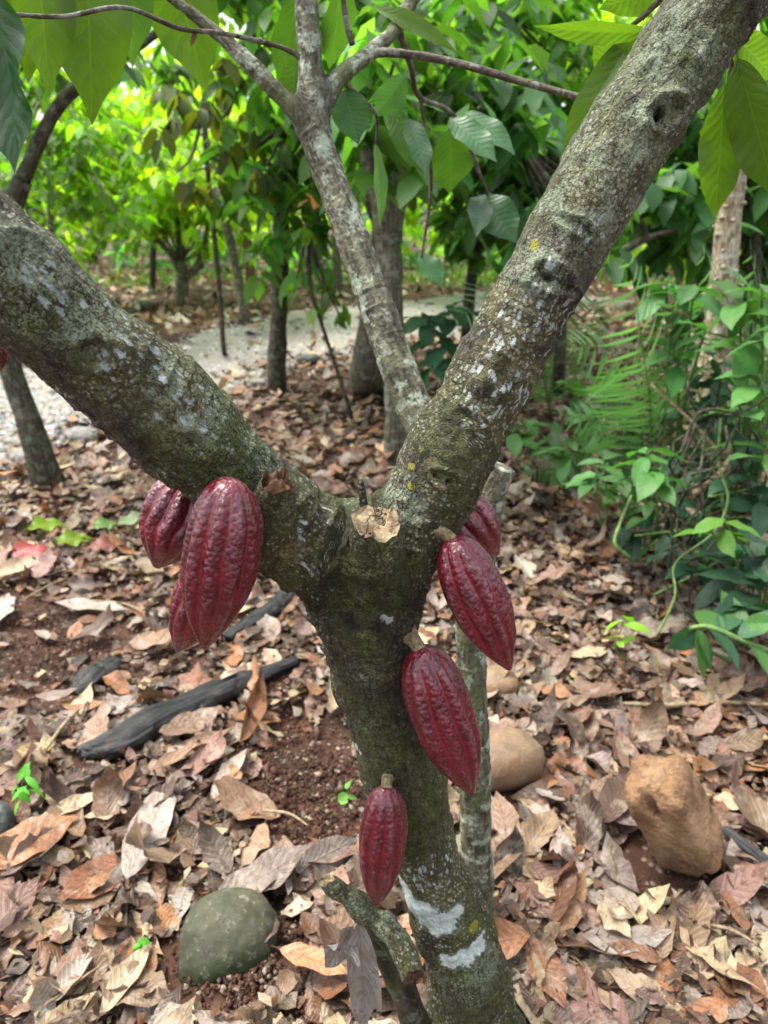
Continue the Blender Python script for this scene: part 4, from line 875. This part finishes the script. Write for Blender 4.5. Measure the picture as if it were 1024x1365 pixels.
for (bx, by, by_), (tx, ty, ty_), w_, t_, ro in (((460, 120, 1.40), (478, 190, 1.38), 50, BG_ * 1.1, .1), ((545, 158, 1.7), (572, 225, 1.6), 34, BG_ * .9, .5), ((520, 140, 1.75), (562, 232, 1.7), 34, MG, -.2), ((600, 158, 1.9), (664, 205, 1.8), 42, BG_ * 1.3, .7),
                                             ((620, 150, 2.0), (690, 195, 1.9), 36, BG_ * 1.2, .8), ((500, 190, 1.6), (518, 300, 1.55), 26, MG * 1.2, .9), ((640, 262, 2.2), (690, 318, 2.1), 52, BG_ * .75, .3), ((640, 262, 2.2), (640, 300, 2.0), 34, BG_ * .6, .3),
                                             ((560, 340, 2.0), (592, 378, 1.95), 34, BG_ * 1.3, .6), ((600, 170, 2.1), (605, 265, 2.2), 60, MG * .6, .3), ((540, 100, 1.7), (500, 160, 1.7), 40, BG_ * .8, .4)):
    hang_leaf(tree2, (bx, by, by_), (tx, ty, ty_), w_, t_, ro, .3, .2)
btube(tree2, [(530, 35, 1.46, 12), (548, 90, 1.62, 8), (560, 130, 1.75, 7), (610, 160, 2.0, 6), (650, 260, 2.2, 4)])
btube(tree2, [(560, 130, 1.75, 6), (575, 240, 1.9, 5), (562, 345, 2.0, 3)])
btube(tree2, [(452, 105, 1.36, 6), (500, 150, 1.55, 5), (502, 192, 1.6, 3)])

# ------------------------------------------------------------------ BACKGROUND TREES
def crown(parent, C, R, n, Lr, tint, mat, nv=4, droop=(.15, .9), squash=.7, seed=0, var=.3, name='foliage', wf=(.34, .44)):
    """n leaves in whorls around each cluster centre"""
    r = np.random.default_rng(seed); C = np.asarray(C, float); k = len(C); R = np.broadcast_to(np.asarray(R, float), (k,))
    whorl = max(1, int(n * .68) // 5); wc = r.normal(0, 1, (k, whorl, 3)); wc /= np.linalg.norm(wc, axis=2, keepdims=True); wc *= (r.random((k, whorl, 1)) ** .45) * R[:, None, None]; wc[:, :, 2] *= squash
    wc = (wc + C[:, None]).reshape(-1, 3); m = len(wc) * 5; base = np.repeat(wc, 5, 0) + r.normal(0, .02, (m, 3))
    yaw = np.tile(np.arange(5) * 1.2566, len(wc)) + r.normal(0, .5, m); dz = -r.uniform(*droop, m); D = np.column_stack([np.cos(yaw), np.sin(yaw), dz])
    L = r.uniform(*Lr, m); W = L * r.uniform(*wf, m)
    V_, luv, F_ = leaves(L, W, 1, nv, bend=r.uniform(.1, .9, m) / L, fold=r.uniform(.05, .35, m), wave=.1)
    V_ = place(V_, orient(D, None, r.normal(0, .35, m)), base)
    tn = np.asarray(tint, float) * np.repeat(np.exp(r.normal(0, var, (len(wc), 1))), 5, 0) * (1 + r.normal(0, .10, (m, 1))) * (1 + r.normal(0, .07, (m, 3)))
    return put_leaves(name, V_, luv, F_, np.clip(tn, .003, .7), mat, parent)
def bg_tree(label, base, limbs, mat, clusters, R, n, Lr, tint, leafmat='far', nv=4, seed=0, name='cacao_tree', droop=(.15, .9), var=.3, group='cacao trees in the grove', boughs=True):
    """base: ground pixel; limbs: pixel tubes (first = trunk, drawn down to the ground); clusters: (px,py,Y)"""
    b = on_ground(*base) - [0, 0, .03]; o = empty(name, b, label, 'tree', group)
    for i, Lm in enumerate(limbs):
        P_, R_ = pxtube(Lm)
        if i == 0: P_ = [b] + P_; R_ = [R_[0] * 1.25] + R_
        a, f, c = tube_arrays(P_, R_, 12, None, .14); put('trunk' if i == 0 else 'branch', a, f, mat, o, attrs={'bark': c})
    if clusters:
        C = np.array([at(*c[:3]) for c in clusters]); top = pxtube([limbs[0][-1]])[0][0]
        if boughs:
            for c in C[:14]:
                mid = (top * .5 + c * .5) + [0, 0, -.08 * np.linalg.norm(c - top)]
                a, f, bk_ = tube_arrays([top, mid, c], [.016, .011, .005], 6, 8, .1); put('branch', a, f, mat, o, attrs={'bark': bk_})
        crown(o, C, R, n, Lr, tint, M[leafmat], nv, droop, .75, seed, var)
    return o
rr_ = random.Random(3)
def cl(x0, x1, y0, y1, Y0, Y1, n): return [(rr_.uniform(x0, x1), rr_.uniform(y0, y1), rr_.uniform(Y0, Y1)) for _ in range(n)]
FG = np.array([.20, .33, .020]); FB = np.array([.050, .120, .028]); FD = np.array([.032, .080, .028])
# dark leaning tree, left middle distance
bg_tree('dark mossy tree leaning at the left edge beside the gravel path', (66, 648), [[(60, 630, 3.45, 40), (42, 570, 3.45, 33), (14, 490, 3.5, 31), (-8, 400, 3.5, 29), (8, 300, 3.5, 26), (30, 240, 3.5, 24)], [(30, 240, 3.5, 20), (62, 170, 3.5, 17), (92, 125, 3.5, 18), (150, 85, 3.5, 14), (215, 40, 3.55, 10)], [(-8, 400, 3.5, 26), (-60, 250, 3.5, 20), (-90, 100, 3.5, 14)]],
        M['darkbark'], cl(-120, 200, -260, 40, 3.2, 4.2, 7), .40, 70, (.16, .26), FB, 'far', 4, 1, boughs=False)
bg_tree('upright slim dark trunk standing at the near edge of the gravel path', (369, 520), [[(369, 500, 5.45, 26), (372, 420, 5.45, 23), (374, 340, 5.4, 23), (378, 250, 5.4, 22), (385, 160, 5.4, 18)]],
        M['darkbark'], cl(300, 470, 60, 250, 4.6, 5.9, 12) + cl(150, 400, -80, 110, 4.6, 6.2, 10) + [(405, 340, 5.0), (385, 300, 5.1)], .34, 60, (.16, .26), FB * 1.3, 'far', 4, 2)
bg_tree('stout mossy grey post-like trunk close behind the slender stem', (527, 612), [[(527, 600, 3.85, 34), (526, 500, 3.85, 29), (522, 400, 3.85, 31), (518, 330, 3.9, 34), (508, 270, 3.9, 26), (480, 180, 3.95, 16)], [(518, 330, 3.9, 26), (535, 260, 3.9, 18), (552, 130, 3.9, 14), (545, 40, 3.9, 10)]],
        M['midbark'], cl(430, 600, 20, 260, 3.2, 4.6, 16), .30, 60, (.14, .24), FB * 1.25, 'far', 4, 3)
bg_tree('thick brown trunk flaring at its foot beside the post-like trunk', (490, 508), [[(490, 495, 5.2, 46), (496, 440, 5.2, 38), (508, 380, 5.2, 36), (515, 320, 5.2, 40), (522, 250, 5.2, 30)], [(515, 320, 5.2, 26), (485, 240, 5.2, 18), (465, 150, 5.2, 12)]],
        M['midbark'], cl(400, 640, -40, 250, 5, 6.5, 14), .45, 70, (.18, .28), FB * 1.4, 'far', 4, 4)
bg_tree('thin leaning trunk beyond the gravel path, right of the branching tree', (328, 432), [[(326, 420, 8.6, 13), (318, 370, 8.6, 12), (300, 290, 8.6, 12), (285, 220, 8.6, 9)]], M['midbark'], cl(230, 360, 120, 260, 8, 9.5, 12), .6, 70, (.2, .3), FG * 1.2, 'far', 3, 5)
bg_tree('reddish-brown straight trunk far beyond the path', (336, 388), [[(335, 380, 12, 14), (330, 330, 12, 13), (323, 280, 12, 13), (318, 200, 12, 9)]], M['redbark'], cl(280, 400, 60, 250, 11, 13, 12), .8, 80, (.22, .34), FG * 1.3, 'far', 3, 6)
bg_tree('low branching tree with dark base far beyond the path', (243, 404), [[(243, 396, 10.6, 18), (243, 372, 10.6, 16), (242, 350, 10.6, 12)], [(242, 368, 10.6, 9), (225, 335, 10.6, 8), (196, 310, 10.6, 6)], [(243, 355, 10.6, 9), (238, 320, 10.6, 8), (237, 285, 10.6, 6)], [(245, 370, 10.6, 9), (265, 350, 10.6, 8), (278, 300, 10.6, 6), (282, 270, 10.6, 5)], [(245, 375, 10.6, 7), (262, 360, 10.5, 6), (290, 318, 10.4, 5)]],
        M['midbark'], cl(120, 330, 130, 310, 9.4, 11.5, 22), .62, 75, (.2, .3), FG * 1.1, 'far', 3, 7)
bg_tree('thin dark trunk left of the low branching tree', (203, 392), [[(203, 385, 12, 9), (204, 350, 12, 9), (206, 290, 12, 7)]], M['darkbark'], cl(100, 260, 60, 280, 11.5, 13.5, 18), .8, 80, (.22, .34), FG * 1.35, 'far', 3, 8)
bg_tree('slim pale pole-like tree behind the left limb', (66, 440), [[(66, 420, 8.0, 9), (68, 320, 8.0, 8), (64, 200, 8.0, 7), (66, 100, 8.0, 6)]], M['stem'], cl(-40, 190, 180, 300, 6.8, 8.4, 16) + cl(0, 160, 60, 180, 7, 9, 6), .50, 70, (.14, .21), FG * [.45, .6, .8], 'far', 4, 9)
bg_tree('dense leafy tree at the far left beyond the path', (-60, 425), [[(-60, 400, 9.5, 22), (-55, 300, 9.5, 18), (-40, 180, 9.5, 12)]], M['darkbark'], cl(-140, 140, 40, 330, 9, 11, 22), .7, 75, (.2, .3), FG * .8, 'far', 3, 10)
# dark grove behind the right limb
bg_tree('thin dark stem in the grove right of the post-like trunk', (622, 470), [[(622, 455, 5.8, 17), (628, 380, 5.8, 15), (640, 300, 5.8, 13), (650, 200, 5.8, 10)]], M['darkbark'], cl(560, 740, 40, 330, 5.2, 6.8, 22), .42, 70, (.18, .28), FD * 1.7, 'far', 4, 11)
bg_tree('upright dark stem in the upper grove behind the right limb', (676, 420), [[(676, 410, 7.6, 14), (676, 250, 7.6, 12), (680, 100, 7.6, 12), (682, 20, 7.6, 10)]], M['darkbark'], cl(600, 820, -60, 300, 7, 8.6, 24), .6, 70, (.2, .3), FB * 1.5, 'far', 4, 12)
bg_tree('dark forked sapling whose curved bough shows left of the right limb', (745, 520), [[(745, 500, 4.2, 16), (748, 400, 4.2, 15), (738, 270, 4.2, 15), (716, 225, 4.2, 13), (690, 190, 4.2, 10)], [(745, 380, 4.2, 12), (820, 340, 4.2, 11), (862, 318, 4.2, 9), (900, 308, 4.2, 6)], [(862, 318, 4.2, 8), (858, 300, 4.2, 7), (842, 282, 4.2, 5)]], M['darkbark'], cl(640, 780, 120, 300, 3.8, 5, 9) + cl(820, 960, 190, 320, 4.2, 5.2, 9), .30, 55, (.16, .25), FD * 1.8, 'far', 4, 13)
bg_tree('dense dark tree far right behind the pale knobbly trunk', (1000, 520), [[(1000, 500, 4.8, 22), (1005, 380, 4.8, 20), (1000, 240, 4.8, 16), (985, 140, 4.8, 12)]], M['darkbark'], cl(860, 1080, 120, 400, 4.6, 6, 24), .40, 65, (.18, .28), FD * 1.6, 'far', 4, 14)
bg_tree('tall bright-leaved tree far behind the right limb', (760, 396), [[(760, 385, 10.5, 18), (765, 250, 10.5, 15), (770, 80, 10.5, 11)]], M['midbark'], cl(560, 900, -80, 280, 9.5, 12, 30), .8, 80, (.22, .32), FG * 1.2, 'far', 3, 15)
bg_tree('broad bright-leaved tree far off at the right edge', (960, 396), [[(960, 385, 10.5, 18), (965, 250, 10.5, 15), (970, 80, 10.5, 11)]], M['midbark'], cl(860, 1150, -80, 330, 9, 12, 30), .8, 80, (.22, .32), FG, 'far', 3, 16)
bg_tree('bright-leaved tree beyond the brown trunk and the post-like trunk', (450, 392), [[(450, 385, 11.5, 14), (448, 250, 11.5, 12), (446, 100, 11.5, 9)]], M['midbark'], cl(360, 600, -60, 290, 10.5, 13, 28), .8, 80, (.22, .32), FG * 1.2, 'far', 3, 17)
# young bronze-leaved shrub boughs hanging in front of the bright grove
bg_tree('small bronze-leaved tree with drooping young leaves left of the slender stem', (300, 470), [[(298, 460, 6.6, 7), (292, 380, 6.6, 7), (280, 260, 6.3, 7), (270, 150, 6.0, 6)]], M['darkbark'], cl(160, 330, 80, 180, 4.6, 5.6, 7) + cl(230, 340, 170, 240, 4.6, 5.6, 3), .22, 20, (.13, .21), np.array([.062, .082, .018]), 'far', 4, 18, droop=(.4, 1.3))
# thin sapling with sparse leaves near the path, its red young leaf
sp_ = bg_tree('thin sapling with sparse drooping leaves between the dark trunk and the slender stem', (468, 556), [[(466, 545, 4.5, 6), (448, 490, 4.5, 5), (425, 420, 4.5, 5), (410, 370, 4.5, 4), (408, 300, 4.6, 3)]], M['darkbark'], [(410, 350, 4.5), (395, 372, 4.5), (430, 385, 4.5), (418, 410, 4.5), (455, 425, 4.5), (404, 300, 4.6)], .10, 10, (.09, .15), np.array([.07, .14, .018]), 'far', 4, 19, droop=(.4, 1.4), name='sapling', group=None)
crown(sp_, [at(414, 268, 4.6)], .05, 5, (.07, .11), np.array([.55, .24, .15]), M['far'], 4, (.2, .8), .8, 20, .1, 'young_leaves')
# pale knobbly trunk on the right
kt = bg_tree('pale knobbly trunk rising out of the ferns at the right', (944, 630), [[(946, 600, 2.95, 46), (952, 520, 2.95, 42), (960, 420, 2.95, 36), (968, 330, 2.95, 34), (978, 230, 2.95, 33), (984, 185, 2.95, 30), (992, 100, 2.95, 26), (1000, -40, 3.0, 22)]], M['pale'], cl(940, 1120, -160, 60, 2.8, 3.6, 5), .35, 50, (.16, .24), FB * 1.5, 'far', 4, 21, name='knobbly_tree', group=None, boughs=False)
kp, kr = pxtube([(952, 520, 2.95, 42), (960, 420, 2.95, 36), (968, 330, 2.95, 34), (978, 230, 2.95, 33), (984, 185, 2.95, 30)]); Sk = spline(np.column_stack([kp, kr]), 60); kv, kf, ko = [], [], 0
sd2, sf2 = sphere_pts(8, 6)
for i in range(70):
    s = Sk[rr_.randrange(60)]; a = rr_.uniform(0, 6.28); p = s[:3] + np.array([math.cos(a), math.sin(a), rr_.uniform(-.3, .3)]) * s[3] * .95; q = rr_.uniform(.006, .014)
    kv.append(sd2 * [q * 1.2, q * 1.2, q * .8] + p); kf.append(sf2 + ko); ko += len(sd2)
tr_ = next(c for c in kt.children if c.name.startswith('trunk')); me_ = tr_.data
def fget(seq, key, k, dt): a = np.empty(len(seq) * k, dt); seq.foreach_get(key, a); return a.reshape(-1, k) if k > 1 else a
v0 = fget(me_.vertices, 'co', 3, np.float32) + np.array(kt.location); b0 = fget(me_.attributes['bark'].data, 'vector', 3, np.float32)
q0 = np.array([p.vertices[:] for p in me_.polygons if len(p.vertices) == 4]); t0 = np.array([p.vertices[:] for p in me_.polygons if len(p.vertices) == 3])
bpy.data.objects.remove(tr_); vk = np.vstack(kv)
put('trunk', np.vstack([v0, vk]), [np.vstack([q0, np.vstack(kf) + len(v0)]), t0], M['pale'], kt, attrs={'bark': np.vstack([b0, vk])})

# far wood and the low green growth at its foot
def far_mass(name, n, x0, x1, y0, y1, z0, z1, Lr, tint, seed, var=.45):
    r = np.random.default_rng(seed); C = np.column_stack([r.uniform(x0, x1, n), r.uniform(y0, y1, n), z0 + (z1 - z0) * r.random(n)])
    o = crown(None, C, r.uniform(.5, 1.3, n), 30, Lr, tint, M['far'], 2, (.1, .9), .7, seed, var, name); return tag(o, kind='stuff')
far_mass('distant_wood', 760, -17, 17, 15, 25, .5, 11.5, (.30, .50), FG * 1.15, 31)
far_mass('distant_undergrowth', 260, -12, 13, 13.5, 18, -.1, .9, (.2, .36), np.array([.055, .15, .05]), 32)
r = np.random.default_rng(9); n = 2200; x = r.uniform(-8, 5, n); y = r.uniform(12.2, 16, n); cl_ = vnoise(np.column_stack([x * .8, y * .8, 0 * x])) > .12; x, y = x[cl_], y[cl_]; n = len(x)
V_, luv, F_ = leaves(r.uniform(.12, .3, n), .03, 1, 2, bend=2.0); V_ = place(V_, orient(np.column_stack([r.normal(0, .4, n), r.normal(0, .4, n), np.ones(n)]), r.normal(0, 1, (n, 3))), np.column_stack([x, y, hgt(x, y)]))
tag(put_leaves('grass', V_, luv, F_, tints(n, (.09, .19, .03)), M['far']), kind='stuff')

# ------------------------------------------------------------------ FERNS AND HERBS on the right
def fern(label, base, fr, seed):
    """fr: list of (tip px, tip py, tip Y, arch) """
    b = on_ground(*base); o = empty('fern', b, label, 'fern', 'ferns under the grove'); r = np.random.default_rng(seed)
    for (tx, ty, tY, arch) in fr:
        t = at(tx, ty, tY); d = t - b; Ln = np.linalg.norm(d); mid = b + d * .5 + np.array([0, 0, arch * Ln]); S = spline([b, b + (mid - b) * .55 + [0, 0, .05 * Ln], mid, t], 50)
        T_f, _, _ = frames(S); n = 27; k = np.linspace(6, 49, n).astype(int); f = np.linspace(0, 1, n)
        lw = Ln * .175 * np.sin(np.pi * np.clip(f * .86 + .14, 0, 1)) ** .8 + .006
        side = np.cross(T_f[k], np.array([0, -1.0, .55])); side /= np.linalg.norm(side, axis=1, keepdims=True) + 1e-9; up = np.cross(side, T_f[k])
        D = np.vstack([side + .35 * T_f[k] - .18 * up, -side + .35 * T_f[k] - .18 * up]); D = D + r.normal(0, .07, D.shape)
        L = np.concatenate([lw, lw]) * r.uniform(.9, 1.1, 2 * n); V_, luv, F_ = leaves(L, np.minimum(L * .21, .014) + .001, 1, 4, bend=.5 / L, fold=.1, shape=.6)
        V_ = place(V_, orient(D, np.vstack([up, up])), np.vstack([S[k], S[k]]) - D * .004)
        tn = tints(2 * n, np.array([.115, .24, .10]) * r.uniform(.8, 1.35), .1, .05); a_, b_, c_, d_ = flat(V_, luv, F_, tn)
        tv, tf, tb = tube_arrays(S[::7], np.linspace(.0035, .001, len(S[::7])), 5, 30, 0); k0 = len(a_)
        put('frond', np.vstack([a_, tv]), [b_] + [x + k0 for x in tf], M['fern'], o, tint=np.vstack([d_, np.tile([.10, .16, .05], (len(tv), 1))]), luv=np.vstack([c_, np.tile([.5, .5, 0], (len(tv), 1))]))
    return o
fern('tall fern whose feathery fronds droop just right of the right limb', (868, 705), [(836, 326, 2.3, .10), (752, 455, 2.3, .26), (738, 550, 2.6, .22), (900, 372, 2.6, .14)], 1)
fern('fern with one long frond reaching left behind the right limb', (735, 560), [(592, 432, 3.0, .22), (640, 372, 3.1, .12), (720, 380, 3.9, .1), (810, 370, 4.0, .12)], 2)
fern('dark fern at the right edge behind the vine', (1010, 640), [(1000, 320, 2.6, .1), (930, 322, 2.6, .12), (1050, 330, 2.5, .14), (985, 370, 2.4, .2), (1040, 420, 2.9, .2), (985, 440, 2.9, .2), (900, 375, 3.4, .14)], 3)
fern('low fern tuft whose frond lies flat beside the cut stub', (770, 640), [(690, 632, 2.9, .1), (730, 615, 3.3, .16), (800, 560, 3.3, .2), (740, 650, 2.9, .1)], 4)
def herb(label, base, heads, Lr, tint, seed, wf=.46, name='seedling', group='leafy seedlings', stemw=.004, droop=.25, per=6, mat='herb', kink=.03):
    """stems from the ground to each head (px,py,Y), leaves set round the heads"""
    b = on_ground(*base); o = empty(name, b, label, 'plant', group); r = np.random.default_rng(seed)
    for h in heads:
        t = at(*h[:3]); mid = (b + t) / 2 + r.normal(0, kink, 3); a, f, _ = tube_arrays([b, mid, t], [stemw * 1.2, stemw, stemw * .7], 6, 14, .1); put('stem', a, f, M['stemgreen'], o)
        n = per; yaw = np.arange(n) * 2.4 + r.uniform(0, 6); D = np.column_stack([np.cos(yaw), np.sin(yaw), r.normal(-droop * .3, droop, n)]); L = r.uniform(*Lr, n)
        V_, luv, F_ = leaves(L, L * wf * r.uniform(.85, 1.15, n), 3, 10, bend=r.uniform(.2, 1.0, n) / L, fold=r.uniform(.1, .3, n), wave=.12, petiole=.15)
        V_ = place(V_, orient(D, None, r.normal(0, .3, n)), t - [0, 0, 1] * (np.arange(n) * .012)[:, None])
        put_leaves('foliage', V_, luv, F_, tints(n, tint, .18, .06), M[mat], o)
    return o
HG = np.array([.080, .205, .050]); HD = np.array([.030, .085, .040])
herb('bright seedling with a rosette of pointed leaves below the ferns', (858, 742), [(862, 600, 2.25), (880, 625, 2.2)], (.10, .16), HG, 1)
herb('seedling with pale paired leaves left of the bright rosette', (806, 715), [(806, 612, 2.4), (795, 632, 2.35)], (.09, .13), HG * [.9, .9, 1.1], 2)
herb('lone yellowish-green rosette above the strappy plant', (965, 805), [(965, 692, 2.0)], (.09, .15), HG * [1.25, 1.1, .6], 3, droop=.12)
herb('tall leafy seedling in front of the pale knobbly trunk', (900, 690), [(888, 372, 2.75), (925, 380, 2.7), (940, 440, 2.6), (905, 470, 2.7)], (.12, .19), HG * [.8, .85, .95], 4, stemw=.006, per=5)
herb('leafy vine climbing at the right edge beside the pale knobbly trunk', (1005, 700), [(985, 400, 2.5), (1000, 450, 2.4), (1015, 380, 2.5), (1012, 500, 2.3), (990, 545, 2.3), (1030, 430, 2.3), (1020, 600, 2.2)], (.13, .20), HG * [.95, .95, .95], 5, .42, 'vine', None, .007, .45, 5)
herb('short seedling behind the slender stem under the right limb', (690, 590), [(684, 575, 3.2), (700, 560, 3.3)], (.12, .18), HG * .8, 6)
herb('dark broad-leaved seedling between the slender stem and the right limb', (590, 500), [(570, 420, 4.0), (600, 410, 4.0), (585, 450, 3.9), (575, 480, 3.8)], (.18, .26), HD * 1.1, 7)
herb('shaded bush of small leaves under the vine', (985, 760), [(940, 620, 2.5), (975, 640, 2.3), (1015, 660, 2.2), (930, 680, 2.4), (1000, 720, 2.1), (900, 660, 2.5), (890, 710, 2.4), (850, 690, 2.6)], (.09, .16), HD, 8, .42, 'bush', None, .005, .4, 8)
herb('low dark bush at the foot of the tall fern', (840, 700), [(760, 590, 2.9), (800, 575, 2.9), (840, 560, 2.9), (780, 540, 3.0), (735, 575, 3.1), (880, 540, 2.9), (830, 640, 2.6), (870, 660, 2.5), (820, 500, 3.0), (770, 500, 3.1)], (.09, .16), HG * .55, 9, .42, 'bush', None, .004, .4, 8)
herb('lime seedling with thin leaves standing alone in the litter', (838, 882), [(832, 822, 1.72), (828, 850, 1.7)], (.055, .085), np.array([.20, .40, .03]), 10, .32, per=3, stemw=.002, droop=.6)
herb('tiny bright clover sprout left of the mossy rock', (185, 1275), [(185, 1255, .955), (180, 1268, .95)], (.018, .026), np.array([.10, .38, .03]), 11, .8, 'sprout', 'tiny sprouts', .001, .2, 5, kink=.004)
herb('tiny grass-green sprout behind the dark edge stone', (24, 1062), [(22, 1042, 1.20), (34, 1035, 1.2)], (.03, .05), np.array([.10, .36, .03]), 12, .3, 'sprout', 'tiny sprouts', .001, .5, 5, kink=.004)
herb('tiny green sprout on the bare soil near the lowest pod', (463, 1060), [(463, 1052, 1.18)], (.018, .028), np.array([.14, .34, .06]), 13, .7, 'sprout', 'tiny sprouts', .001, .2, 4, kink=.004)
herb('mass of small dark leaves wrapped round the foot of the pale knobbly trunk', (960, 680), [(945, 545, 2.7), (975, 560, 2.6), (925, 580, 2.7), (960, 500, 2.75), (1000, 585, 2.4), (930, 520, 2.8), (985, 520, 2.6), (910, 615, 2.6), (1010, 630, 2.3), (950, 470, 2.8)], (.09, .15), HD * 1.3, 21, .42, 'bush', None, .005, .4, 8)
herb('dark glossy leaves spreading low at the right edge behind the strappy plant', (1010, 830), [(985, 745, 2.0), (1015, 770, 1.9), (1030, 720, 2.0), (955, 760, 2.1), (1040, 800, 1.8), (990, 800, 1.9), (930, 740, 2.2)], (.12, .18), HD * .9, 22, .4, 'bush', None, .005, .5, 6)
vr = np.random.default_rng(44); tv_ = empty('tangled_vine', on_ground(960, 700), 'tangle of thin dark vines hanging around the pale knobbly trunk', 'vine')
for q in range(26):
    x0, x1 = vr.uniform(945, 1000), vr.uniform(860, 1035); y0, y1 = vr.uniform(480, 680), vr.uniform(620, 860); Y0 = vr.uniform(2.2, 2.9); Y1 = min(Y0, gnd(x1, y1)[1] - .05)
    pts_ = [(x0 + (x1 - x0) * u + vr.normal(0, 16) + 30 * math.sin(u * 5 + q), y0 + (y1 - y0) * u + vr.normal(0, 10), Y0 + (Y1 - Y0) * u + vr.normal(0, .03), vr.uniform(2.5, 4)) for u in np.linspace(0, 1, 7)]
    a_, f_, c_ = tube_arrays(*pxtube(pts_), 6, 40, .1); put('tendril', a_, f_, M['stemgreen' if q % 6 == 0 else 'darkbark'], tv_, attrs={'bark': c_})
# strappy plant, lower right
b = on_ground(985, 888); st = empty('strap_plant', b, 'low trailing plant with long strap-shaped leaves at the lower right', 'plant')
vv, ff, _ = tube_arrays([at(1060, 880, 1.72), at(1000, 858, 1.72), at(940, 835, 1.76), at(918, 850, 1.78), b], [.008, .008, .007, .006, .006], 8, 40, .08); put('runner', vv, ff, M['stemgreen'], st)
for (a, t_, w, tn, ro) in (((930, 838, 1.76), (948, 905, 1.66), 22, HG * .8, .2), ((1030, 830, 1.72), (985, 832, 1.75), 26, HG * 1.1, .5), ((940, 835, 1.76), (1000, 880, 1.6), 34, HD, .6), ((965, 845, 1.74), (920, 800, 1.9), 26, HG * .7, .4), ((1000, 858, 1.72), (1040, 900, 1.6), 30, HG * .8, .5), ((930, 840, 1.76), (890, 870, 1.75), 30, HD * 1.3, .7), ((985, 850, 1.73), (1060, 800, 1.75), 32, HD * 1.6, .3), ((1000, 858, 1.72), (960, 770, 1.9), 26, HG * .6, .3), ((960, 842, 1.75), (990, 800, 1.85), 30, HD * 1.4, .3), ((925, 845, 1.77), (960, 890, 1.68), 36, HD * 1.6, .7)):
    hang_leaf(st, a, t_, w, tn, ro, .5, .25, 0, .05, 'herb', (0, -.5, 1), shape=.8)
# dry stalks leaning in the undergrowth
tube_o = lambda nm, lb, L, mt: tag(tube(nm, *pxtube(L), M[mt], None, 7), lb, 'stick', 'dry stalks in the undergrowth')
tube_o('dry_stalk', 'long dry straw-coloured stalk slanting through the undergrowth', [(965, 612, 2.55, 6), (920, 560, 2.6, 5), (868, 512, 2.7, 4)], 'stembrown')
tube_o('dry_stalk', 'broken dry stick lying low under the vine', [(925, 660, 2.4, 10), (960, 632, 2.4, 11), (975, 610, 2.45, 8)], 'stembrown')
tube_o('dry_stalk', 'thin curved green stalk under the bright rosette', [(842, 745, 2.2, 5), (820, 725, 2.2, 5), (826, 700, 2.25, 5), (842, 660, 2.3, 4)], 'stemgreen')
# ------------------------------------------------------------------ CAMERA, SKY, SUN
cam = bpy.data.cameras.new('camera'); co = bpy.data.objects.new('camera', cam); COL.objects.link(co)
co.location = CAM; co.rotation_euler = (math.radians(90) - PITCH, 0, 0)
cam.sensor_fit = 'VERTICAL'; cam.sensor_height = 36; cam.sensor_width = 27; cam.lens = 26.0 * (986 / (26 / 36 * 1365)); cam.clip_end = 400; cam.clip_start = .02
cam.dof.use_dof = True; cam.dof.focus_distance = .79; cam.dof.aperture_fstop = 6.5
SC.camera = co
w = bpy.data.worlds.new('World'); SC.world = w; w.use_nodes = True; nt = w.node_tree
sky = nt.nodes.new('ShaderNodeTexSky'); sky.sky_type = 'NISHITA'; sky.sun_disc = False; SUN_EL, SUN_AZ = 66, -70
sky.sun_elevation = math.radians(SUN_EL); sky.sun_rotation = math.radians(SUN_AZ); sky.dust_density = 4.0; sky.air_density = 1.0; sky.ozone_density = .5
hs = nt.nodes.new('ShaderNodeHueSaturation'); hs.inputs['Saturation'].default_value = .35
nt.links.new(sky.outputs[0], hs.inputs['Color']); bg = nt.nodes['Background']; nt.links.new(hs.outputs[0], bg.inputs[0]); bg.inputs[1].default_value = .15
sl = bpy.data.lights.new('sun', 'SUN'); sl.energy = 1.5; sl.angle = math.radians(24); sl.color = (1, .96, .88)
so = bpy.data.objects.new('sun', sl); COL.objects.link(so)
el, az = math.radians(SUN_EL), math.radians(SUN_AZ)
so.rotation_euler = Vector((math.sin(az) * math.cos(el), math.cos(az) * math.cos(el), math.sin(el))).to_track_quat('Z', 'Y').to_euler(); so.location = (0, 0, 30)
vs = SC.view_settings; SC.display_settings.display_device = 'sRGB'; vs.view_transform = 'Standard'; vs.look = 'None'; vs.gamma = 1; vs.use_curve_mapping = False; vs.exposure = 1.72
SC.cycles.use_denoising = True; SC.cycles.max_bounces = 8; SC.cycles.transmission_bounces = 4; SC.cycles.transparent_max_bounces = 4; SC.cycles.sample_clamp_indirect = 6
SC.cycles.use_adaptive_sampling = True; SC.cycles.adaptive_threshold = .015
